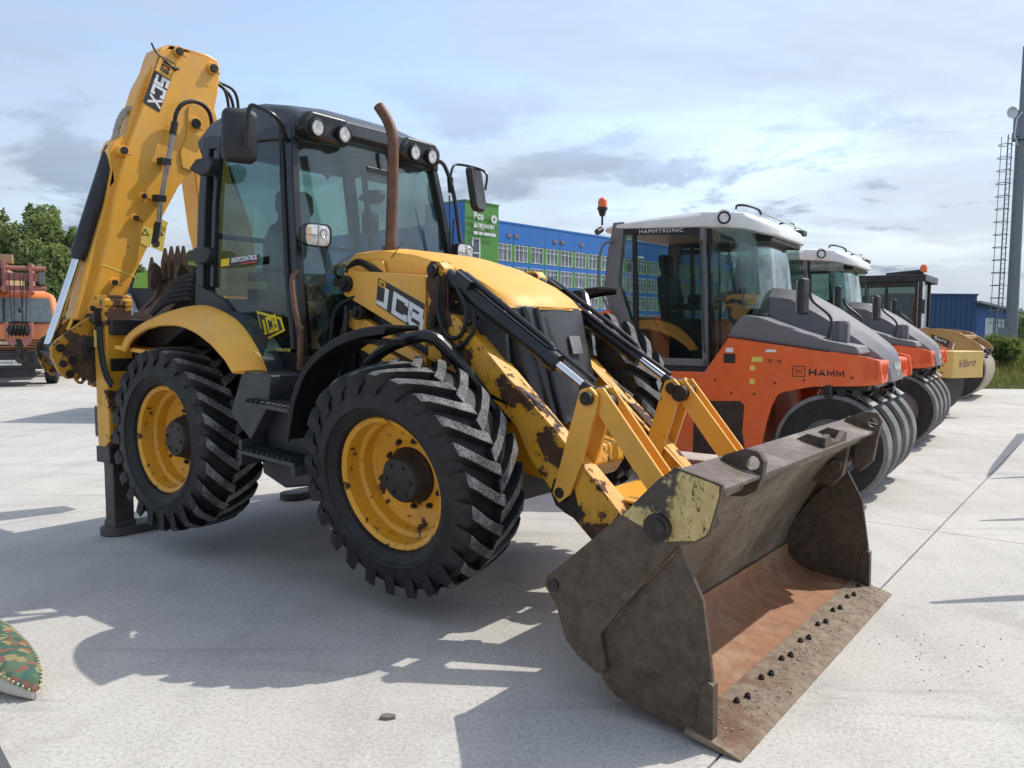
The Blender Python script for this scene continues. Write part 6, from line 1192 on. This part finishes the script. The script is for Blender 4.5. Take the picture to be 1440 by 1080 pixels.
for i, (x, y, r_, lb) in enumerate(((15.9, 26, .55, 'dark leafy bush on the grassy bank right behind the ochre compactor'), (17.2, 25.2, .42, 'low leafy bush halfway along the grassy bank'), (18.6, 27.5, .6, 'rounded green bush at the right edge on the bank'), (14.2, 28.5, .5, 'small bush at the foot of the taller blue shed'), (20.0, 29.5, .7, 'leafy bush under the antenna mast'))):
    t = tag(empty('bush', frame(x, y, 0, 0, .55)), lb, 'bush', 'bushes on the grassy bank'); rb = random.Random(i)
    m = MB()
    for q in range(7): a = rb.uniform(0, 6.28); m.tube([(0, 0, 0), (cos(a) * r_ * .6, sin(a) * r_ * .6, r_ * 1.1)], [.02, .008], 5)
    m.build('stems', 'bark', t); V, F = leaves(np.random.default_rng(40 + i), [(rb.uniform(-.6, .6) * r_, rb.uniform(-.6, .6) * r_, r_ * rb.uniform(.4, 1.4), r_ * rb.uniform(.3, .6)) for _ in range(9)], 2600, .06); npmesh('foliage', V, F, 'leaf_dark' if i % 2 == 0 else 'leaf', t)

# ================================================================ BAG AND PAINTED SHADOW, bottom left
bg_ = tag(empty('bag', frame(-2.19, 3.47, -36)), 'canvas bag with a colourful camouflage top and pale underside, bottom left corner', 'bag')
def bagm():
    m = newmat('camouflage_print'); b = NB(m); co = b.coord()
    v = b.n('ShaderNodeTexVoronoi'); v.inputs['Scale'].default_value = 30; b.L.new(co, v.inputs['Vector']); r_ = b.n('ShaderNodeValToRGB'); b.L.new(v.outputs['Color'], r_.inputs[0]); e = r_.color_ramp; e.interpolation = 'CONSTANT'
    for p_, c_ in ((.0, (.05, .10, .06)), (.3, (.20, .085, .06)), (.45, (.09, .14, .08)), (.6, (.26, .21, .10)), (.75, (.04, .11, .09))):
        q = e.elements.new(p_); q.color = (*c_, 1)
    b.out(r_.outputs[0], .8, 0, b.bump(b.noise(60, 3, .6, co), .4, .004)); return m
M['camo'] = bagm()
def bagring(x, hw, z0, z1, a0, a1, n=10): return [(x, hw * cos(a0 + (a1 - a0) * i / n), z0 + (z1 - z0) * .5 * (1 + sin(a0 + (a1 - a0) * i / n))) for i in range(n + 1)]
xs = [(-.62, .155, .21), (-.4, .16, .205), (-.2, .145, .175), (-.05, .118, .145), (.05, .085, .11), (.12, .045, .08), (.155, .015, .05), (.158, .001, .047)]
m = MB(); m.loft([bagring(x, h, .0, z, pi - .55, 2 * pi + .55, 14) for x, h, z in xs], caps=False, closed=False); m.build('underside', plain('pale_canvas', (.50, .46, .40), .85, 0, .1, .4, 12), bg_)
m = MB(); m.loft([bagring(x, h * 1.012, .0, z * 1.005, .5, pi - .5) for x, h, z in xs], caps=False, closed=False); m.build('top', 'camo', bg_)
M.setdefault('st', plain('stitching', (.42, .45, .28), .8, 0, .3))
for sd2 in (-1, 1):
    m = MB()
    for k in range(34):
        t = k / 33; x = -.6 + .74 * t; h = np.interp(x, [q[0] for q in xs], [q[1] for q in xs]); z = np.interp(x, [q[0] for q in xs], [q[2] for q in xs]) / 2
        m.tube([(x, sd2 * h * .88, z * 1.48 - .012), (x + .012, sd2 * h * .78, z * 1.62 + .004)], .005, 5)
    m.build('stitching', M['st'], bg_, kind='stuff')
# thin dark sheet standing in for a shadow wedge on the slab
shd_ = MB(); shd_.prism([(-2.3, 2.60), (-1.93, 2.60), (-1.80, 2.80), (-2.03, 3.05), (-2.3, 3.25)], 2, 0.001, .012); tag(shd_.build('shadow_sheet', plain('shadow_grey', (.10, .10, .105), .8, 0, .1)), 'flat grey sheet standing in for a shadow at the very bottom left corner', 'mat')

# unseen bars inferred right of the view, added to throw the thin shadows
sbars = tag(empty('shadow_bars', frame(0, 0, 0)), 'unseen steel bars beyond the right edge, added to throw the thin shadows', 'shadow caster')
for P in (((3.64, 5.31, 1.5), (6.2, 5.75, 1.5)), ((5.17, 7.43, 1.5), (7.6, 7.8, 1.5)), ((6.44, 9.43, 1.5), (9.2, 10.1, 1.5)), ((6.50, 9.56, 1.5), (9.33, 13.4, 1.5))):
    m = MB(); m.tube([P[0], (Vector(P[0]) + (Vector(P[1]) - Vector(P[0])) * .2), P[1]], [.02, .05, .07], 8); m.cyl((P[1][0], P[1][1], 0), P[1], .05, n=8); m.build('bar', 'galv', sbars)
